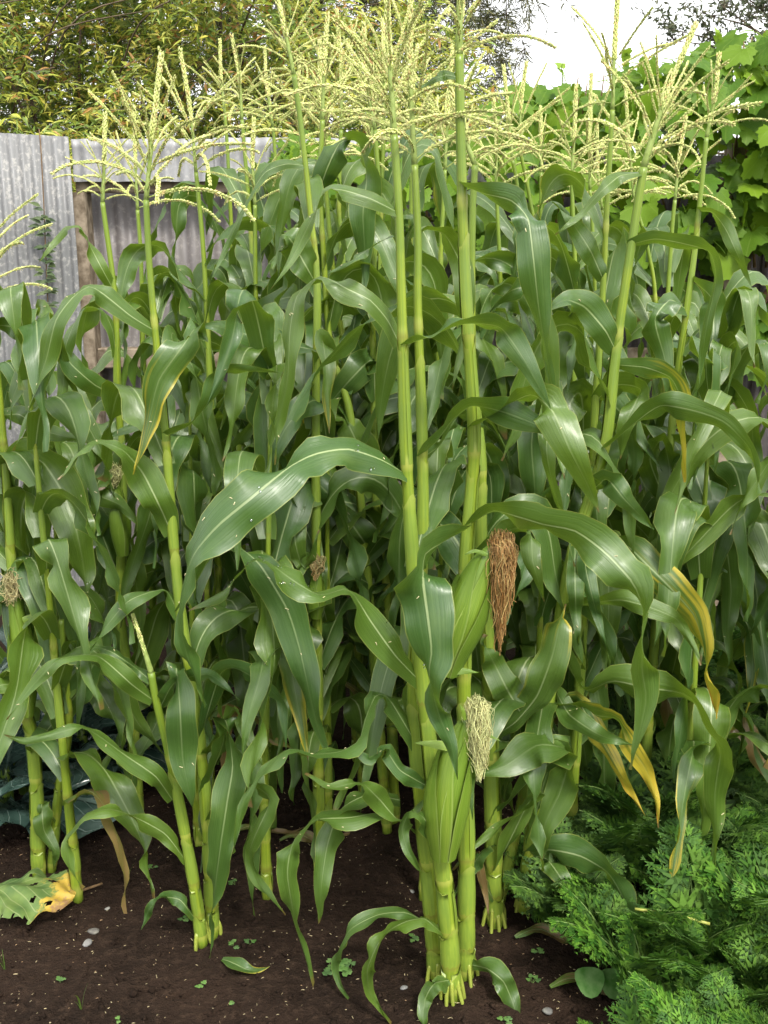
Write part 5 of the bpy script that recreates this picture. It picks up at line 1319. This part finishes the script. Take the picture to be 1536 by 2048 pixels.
# ---------------------------------------------------------------- weeds, stones, litter
def seedlings():
    r = random.Random(12); col = [(.10, .22, .05), (.13, .27, .06), (.08, .18, .05)]
    spots = [(470, 1770), (415, 1765), (305, 1740), (500, 1890), (465, 1895), (660, 1950), (700, 1940), (405, 1975), (470, 2005), (370, 1845), (830, 1875), (1065, 1965), (205, 1640), (240, 2040), (1010, 2040), (120, 1965), (1075, 1905)]
    for (px, py) in spots:
        Y = ground_Y(py); p = P(px, py, Y); big = 1.1 if 640 < px < 720 else .65
        root = empty('weed_seedling', (p.x, p.y, float(ground_z(p.x, p.y)) - .002)); tag(root, 'tiny round-leaved green weed seedling growing on the soil', 'weed', 'small weed seedlings on the soil')
        for k in range(int(5*big) + r.randrange(3)):
            a = r.uniform(0, 6.28); d = r.uniform(.006, .022)*big; h = r.uniform(.008, .02)*big; mb = MB(); c_ = np.array([d*math.cos(a), d*math.sin(a), h])
            tube(mb, np.array([[0, 0, 0], c_*.6 + [0, 0, .003], c_]), .0006, 3, (.14, .24, .06, 1), cap=False)
            R_ = r.uniform(.004, .0075)*big; cl = (*r.choice(col), 1)
            for t3 in range(3):
                b_ = a + t3*2.1; cc = c_ + np.array([math.cos(b_), math.sin(b_), 0])*R_*.8
                ring = [cc + R_*np.array([math.cos(q*1.0472), math.sin(q*1.0472), .25*math.cos(q*2)]) for q in range(6)]
                mb.add([cc] + ring, [(0, 1+q, 1+(q+1) % 6) for q in range(6)], None, cl)
            link('leaf', mb.mesh('seedling_leaf', M['weed']), root)
    for (px, py, lab, hs) in ((163, 2020, 'small upright tuft of grass blades on the bare soil', (.075, .05, .04)), (10, 1935, 'grass seedling growing near the old broad leaf', (.06, .05, .045, .03)), (350, 1700, 'single fine grass blade in the shade by the left corn', (.05,)), (255, 1760, 'thin grass blade on the soil beside the corn shoot', (.045, .03))):
        Y = ground_Y(py); p = P(px, py, Y); root = empty('grass_tuft', (p.x, p.y, float(ground_z(p.x, p.y)) - .003)); tag(root, lab, 'grass')
        for h in hs:
            a = r.uniform(0, 6.28); c = spline([(0, 0, 0), (.2*h*math.cos(a), .2*h*math.sin(a), h*.6), (.55*h*math.cos(a), .55*h*math.sin(a), h)], 8)
            X = np.tile(np.array([math.cos(a+1.57)*.6 + .5, math.sin(a+1.57)*.6, 0]), (9, 1)); ribbon('blade', c, X, .0022, r, M['leaf'], np.zeros(3), root, .3, .01, base=.8, cols=2)
    # round-leaved weed at the carrot edge
    p = P(1195, 1990, ground_Y(1990)); root = empty('round_leaf_weed', (p.x, p.y, 0)); tag(root, 'weed with two broad round leaves at the edge of the carrots', 'weed')
    for k, (dx, dz) in enumerate(((-.026, .062), (.026, .058))):
        mb = MB(); tube(mb, np.array([[0, 0, -.01], [dx*.5, -.01, dz*.7], [dx, -.02, dz]]), .0015, 4, (.12, .22, .06, 1))
        vv = [(dx, -.02, dz)]; 
        for q in range(16):
            a = q/16*6.283; rr = .032*(1 + .05*math.sin(3*a+k)) ; vv.append((dx + rr*math.cos(a), -.02 + rr*.75*math.sin(a)-.01, dz + .02*math.sin(a) + .005*math.cos(2*a)))
        mb.add(vv, [(0, 1+q, 1+(q+1) % 16) for q in range(16)], None, (.045, .15, .018, 1)); link('leaf', mb.mesh('round_leaf', M['weed']), root)
seedlings()
def stones():
    r = random.Random(17)
    for (px, py, s, col, lab) in ((175, 1888, .010, (.20, .195, .19), 'small white pebble on the bare soil'), (187, 1865, .012, (.12, .11, .10), 'grey elongated pebble beside the white pebble'), (215, 1820, .006, (.25, .24, .22), 'tiny pale pebble near the old broad leaf'),
                                  (808, 1975, .008, (.2, .2, .2), 'pale stone chip left of the front corn roots'), (1095, 2020, .011, (.15, .145, .14), 'pale stone at the edge of the carrot bed'), (825, 1780, .006, (.2, .2, .19), 'tiny stone chip behind the front corn stalk')):
        Y = ground_Y(py); p = P(px, py, Y); mb = MB(); vv = []; ff = []
        for i in range(7):
            th = math.pi*i/6
            for k in range(10):
                a = k/10*6.283; q = 1 + .13*math.sin(2*a+i+px) + r.uniform(-.05, .05); vv.append((s*1.25*q*math.sin(th)*math.cos(a), s*q*math.sin(th)*math.sin(a), s*.5*math.cos(th)))
        ff = [(i*10+k, i*10+(k+1) % 10, i*10+10+(k+1) % 10, i*10+10+k) for i in range(6) for k in range(10)]
        mb.add(vv, ff, None, (*col, 1)); o = link('pebble', mb.mesh('pebble', M['stone']), None, (p.x, p.y, float(ground_z(p.x, p.y)) + s*.15)); o.rotation_euler = (r.uniform(-.3, .3), r.uniform(-.3, .3), r.uniform(0, 6)); tag(o, lab, 'pebble')
stones()
def litter():
    r = random.Random(23); mb = MB(); cr = MB()
    for i in range(2400):
        x = r.uniform(-1.3, .8); y = 1.25 + 1.6*r.random()**1.3; z = float(ground_z(x, y)) + .004
        a = r.uniform(0, 6.28); L = r.uniform(.0012, .0046)*(.7 + .6*r.random()**3); w = r.uniform(.0004, .0010); d = np.array([math.cos(a), math.sin(a), r.uniform(-.2, .3)])*L; s = np.array([-math.sin(a), math.cos(a), 0])*w; p = np.array([x, y, z])
        q = r.uniform(.35, .95); col = (.50*q, .40*q, .22*q, 1) if r.random() < .75 else (.40*q, .24*q, .12*q, 1)
        mb.add([p-d-s, p+d-s, p+d+s, p-d+s, p+[0, 0, .0012]], [(0, 1, 4), (1, 2, 4), (2, 3, 4), (3, 0, 4)], None, col)
    tag(link('fallen_chaff', mb.mesh('fallen_chaff', M['chaff'], False)), 'pale fallen anthers and chaff scattered over the soil', 'chaff', kind='stuff')
    for i in range(2600):
        x = r.uniform(-1.4, .9); y = 1.2 + 1.7*r.random()**1.3; s = r.choice((.003, .004, .005, .007, .010))*r.uniform(.7, 1.2); p = np.array([x, y, float(ground_z(x, y)) + s*.25])
        R3 = np.array(Matrix.Rotation(r.uniform(0, 6), 3, rdir(r)))
        V = np.array([(1, 0, 0), (-1, 0, 0), (0, 1, 0), (0, -1, 0), (0, 0, .8), (0, 0, -.8), (.6, .6, .4), (-.6, .5, -.4)])*s*(1 + nrg.uniform(-.25, .25, (8, 1)))
        cr.add(V[:6] @ R3.T + p, [(0, 2, 4), (2, 1, 4), (1, 3, 4), (3, 0, 4), (2, 0, 5), (1, 2, 5), (3, 1, 5), (0, 3, 5)])
    tag(link('soil_crumbs', cr.mesh('soil_crumbs', M['soil'])), 'dark crumbs of soil on the ground', 'soil', kind='stuff')
    an = MB()
    for (p, n, t) in flecks:
        d = norm(t*r.uniform(-1, 1) + np.cross(n, t)*r.uniform(-1, 1)); s = np.cross(n, d); L = r.uniform(.0018, .0042); w = .0007
        an.add([p-d*L-s*w, p+d*L-s*w, p+d*L+s*w, p-d*L+s*w, p+n*.001], [(0, 1, 4), (1, 2, 4), (2, 3, 4), (3, 0, 4)], None, (.62, .56, .30, 1))
    tag(link('fallen_anthers', an.mesh('fallen_anthers', M['chaff'], False)), 'pale yellow fallen anthers lying on the corn leaves', 'anthers', kind='stuff')
    dr = MB()
    for (p, n, t) in drops:
        for k in range(3):
            s = r.uniform(.0012, .0028); q = p + t*r.uniform(-.012, .012) + np.cross(n, t)*r.uniform(-.008, .008); X = np.cross(n, t); vv = []
            for i in range(4):
                th = i/3*math.pi/2*.95
                for k2 in range(8):
                    a = k2/8*6.283; vv.append(q + s*(math.cos(th)*(math.cos(a)*t + math.sin(a)*X) + math.sin(th)*.7*n))
            dr.add(vv, [(i*8+k2, i*8+(k2+1) % 8, i*8+8+(k2+1) % 8, i*8+8+k2) for i in range(3) for k2 in range(8)] + [tuple(range(24, 32)), tuple(range(7, -1, -1))])
    tag(link('water_drops', dr.mesh('water_drops', M['drop'])), 'clear water drops beaded on the broad corn leaves', 'water', kind='stuff')
litter()
